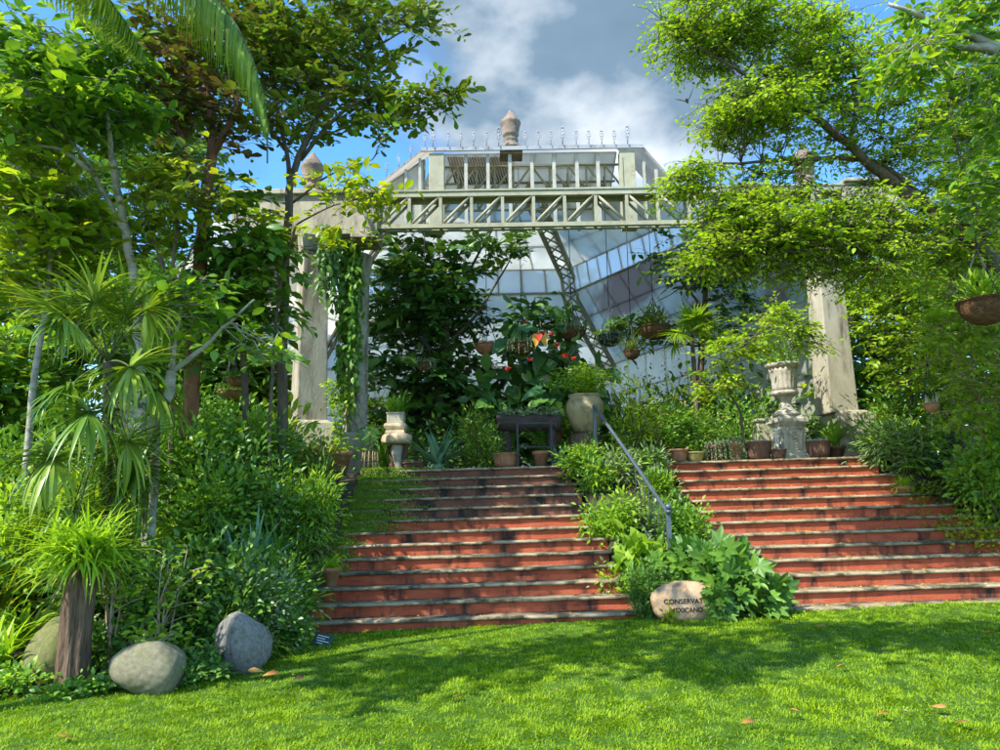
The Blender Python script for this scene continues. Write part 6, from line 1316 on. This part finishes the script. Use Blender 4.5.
for (px, py, lb) in SP:
    d = FWD + RTV * ((px - 500) / FPX) + UPV * ((375 - py) / FPX); t = HC / -d[2]
    for _ in range(8):
        q = CAM + d * t; t += (q[2] - float(groundz(q[0], q[1])) - .045) / -d[2]
    q = CAM + d * t; n = 2 if 'broad' in lb else 1; nm = NM(); k = 1.5 if 'broad' in lb else 1.0
    tv = np.array([[-.03, 0, .012], [0, .045, .02], [.03, 0, .012], [0, -.05, .02], [0, 0, 0], [.015, .03, .012], [-.018, -.03, .01]]) * k
    nm.leaves('obov', np.array([[0, -.045 * k, .004]]), np.array([[U(-.6, .6), 1, .15]]), np.array([[U(-.4, .4), -.3, 1]]), .1 * k, .06 * k)
    o = nm.build('fallen_leaf', 'leaf_fallen'); o.location = q; o.rotation_euler = (0, 0, U(0, 6.28)); sm = o.modifiers.new('thick', 'SOLIDIFY'); sm.thickness = .002
    tag(o, lb, 'leaf', 'fallen leaves on the lawn')

# ------------------------------------------------------------------ light, sky, view
SUN = nrm(np.array([-0.54, -0.41, 0.735]))
EL = math.asin(SUN[2]); 
sd = bpy.data.lights.new('sun', 'SUN'); sd.energy = 3.6; sd.angle = R(0.53); sd.color = (1.0, 0.94, 0.84)
so = bpy.data.objects.new('sun', sd); COL.objects.link(so)
so.rotation_euler = Vector(SUN).to_track_quat('Z', 'Y').to_euler(); so.location = (-8, -8, 20)
CLOUD_DIR = tuple(nrm(P(590, 45, 10) - CAM))
w = bpy.data.worlds.new('World'); sc.world = w; w.use_nodes = True; nt = w.node_tree; nt.nodes.clear(); nd, ln = nt.nodes, nt.links
out = nd.new('ShaderNodeOutputWorld'); sky = nd.new('ShaderNodeTexSky'); sky.sky_type = 'NISHITA'; sky.sun_disc = False
sky.sun_elevation = EL; sky.sun_rotation = math.atan2(SUN[0], SUN[1]); sky.air_density = 1.0; sky.dust_density = 0.4; sky.ozone_density = 2.0
b1 = nd.new('ShaderNodeBackground'); b1.inputs['Strength'].default_value = 0.15; hs = nd.new('ShaderNodeHueSaturation'); hs.inputs['Saturation'].default_value = 1.3; ln.new(sky.outputs[0], hs.inputs['Color']); ln.new(hs.outputs[0], b1.inputs['Color'])
tc = nd.new('ShaderNodeTexCoord'); mp = nd.new('ShaderNodeMapping'); mp.inputs['Location'].default_value = (1.15, 0.3, 0.55); mp.inputs['Scale'].default_value = (1, 1, 1.7); ln.new(tc.outputs['Generated'], mp.inputs['Vector'])
n1 = nd.new('ShaderNodeTexNoise'); n1.inputs['Scale'].default_value = 2.1; n1.inputs['Detail'].default_value = 9; n1.inputs['Roughness'].default_value = 0.52; ln.new(mp.outputs[0], n1.inputs['Vector'])
r1 = ramp(nd, [(0.42, (0, 0, 0)), (0.60, (1, 1, 1))])
dv = nd.new('ShaderNodeVectorMath'); dv.operation = 'DISTANCE'; dv.inputs[1].default_value = CLOUD_DIR; ln.new(tc.outputs['Generated'], dv.inputs[0])
cm = nd.new('ShaderNodeMapRange'); cm.inputs[1].default_value = 0.10; cm.inputs[2].default_value = 0.27; cm.inputs[3].default_value = 0.22; cm.inputs[4].default_value = -0.13; ln.new(dv.outputs['Value'], cm.inputs[0])
ca = nd.new('ShaderNodeMath'); ca.operation = 'ADD'; ln.new(n1.outputs['Fac'], ca.inputs[0]); ln.new(cm.outputs[0], ca.inputs[1]); ln.new(ca.outputs[0], r1.inputs['Fac'])

n2 = nd.new('ShaderNodeTexNoise'); n2.inputs['Scale'].default_value = 2.4; n2.inputs['Detail'].default_value = 7; 
mp2 = nd.new('ShaderNodeMapping'); mp2.inputs['Location'].default_value = (4.2, 1.1, 2.0); mp2.inputs['Scale'].default_value = (1, 1, 1.5); ln.new(tc.outputs['Generated'], mp2.inputs['Vector']); ln.new(mp2.outputs[0], n2.inputs['Vector'])
r2 = ramp(nd, [(0.40, (0.11, 0.19, 0.295)), (0.60, (0.22, 0.335, 0.46)), (0.70, (0.9, 0.97, 1.05))]); ln.new(n2.outputs['Fac'], r2.inputs['Fac'])
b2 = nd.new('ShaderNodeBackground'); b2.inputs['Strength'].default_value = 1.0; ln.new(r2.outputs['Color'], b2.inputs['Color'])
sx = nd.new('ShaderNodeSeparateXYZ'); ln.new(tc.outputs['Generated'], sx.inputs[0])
mr = nd.new('ShaderNodeMapRange'); mr.inputs[1].default_value = 0.75; mr.inputs[2].default_value = -0.3; mr.inputs[3].default_value = 0.44; mr.inputs[4].default_value = 8.0; ln.new(sx.outputs['Y'], mr.inputs[0]); ln.new(mr.outputs[0], b2.inputs['Strength'])  # unseen clouds behind the camera brightened as added fill for the shadows
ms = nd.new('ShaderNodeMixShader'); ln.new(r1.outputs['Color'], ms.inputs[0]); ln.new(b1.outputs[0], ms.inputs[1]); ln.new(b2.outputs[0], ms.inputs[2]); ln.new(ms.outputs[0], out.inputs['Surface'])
vs = sc.view_settings; sc.display_settings.display_device = 'sRGB'; vs.view_transform = 'Standard'; vs.look = 'None'; vs.gamma = 1.0; vs.use_curve_mapping = False; vs.exposure = 1.45
sc.render.engine = 'CYCLES'; cy = sc.cycles; cy.use_denoising = True; cy.max_bounces = 7; cy.diffuse_bounces = 4; cy.glossy_bounces = 2; cy.transmission_bounces = 5; cy.transparent_max_bounces = 10; cy.sample_clamp_indirect = 6.0
cy.use_adaptive_sampling = True; cy.adaptive_threshold = 0.02
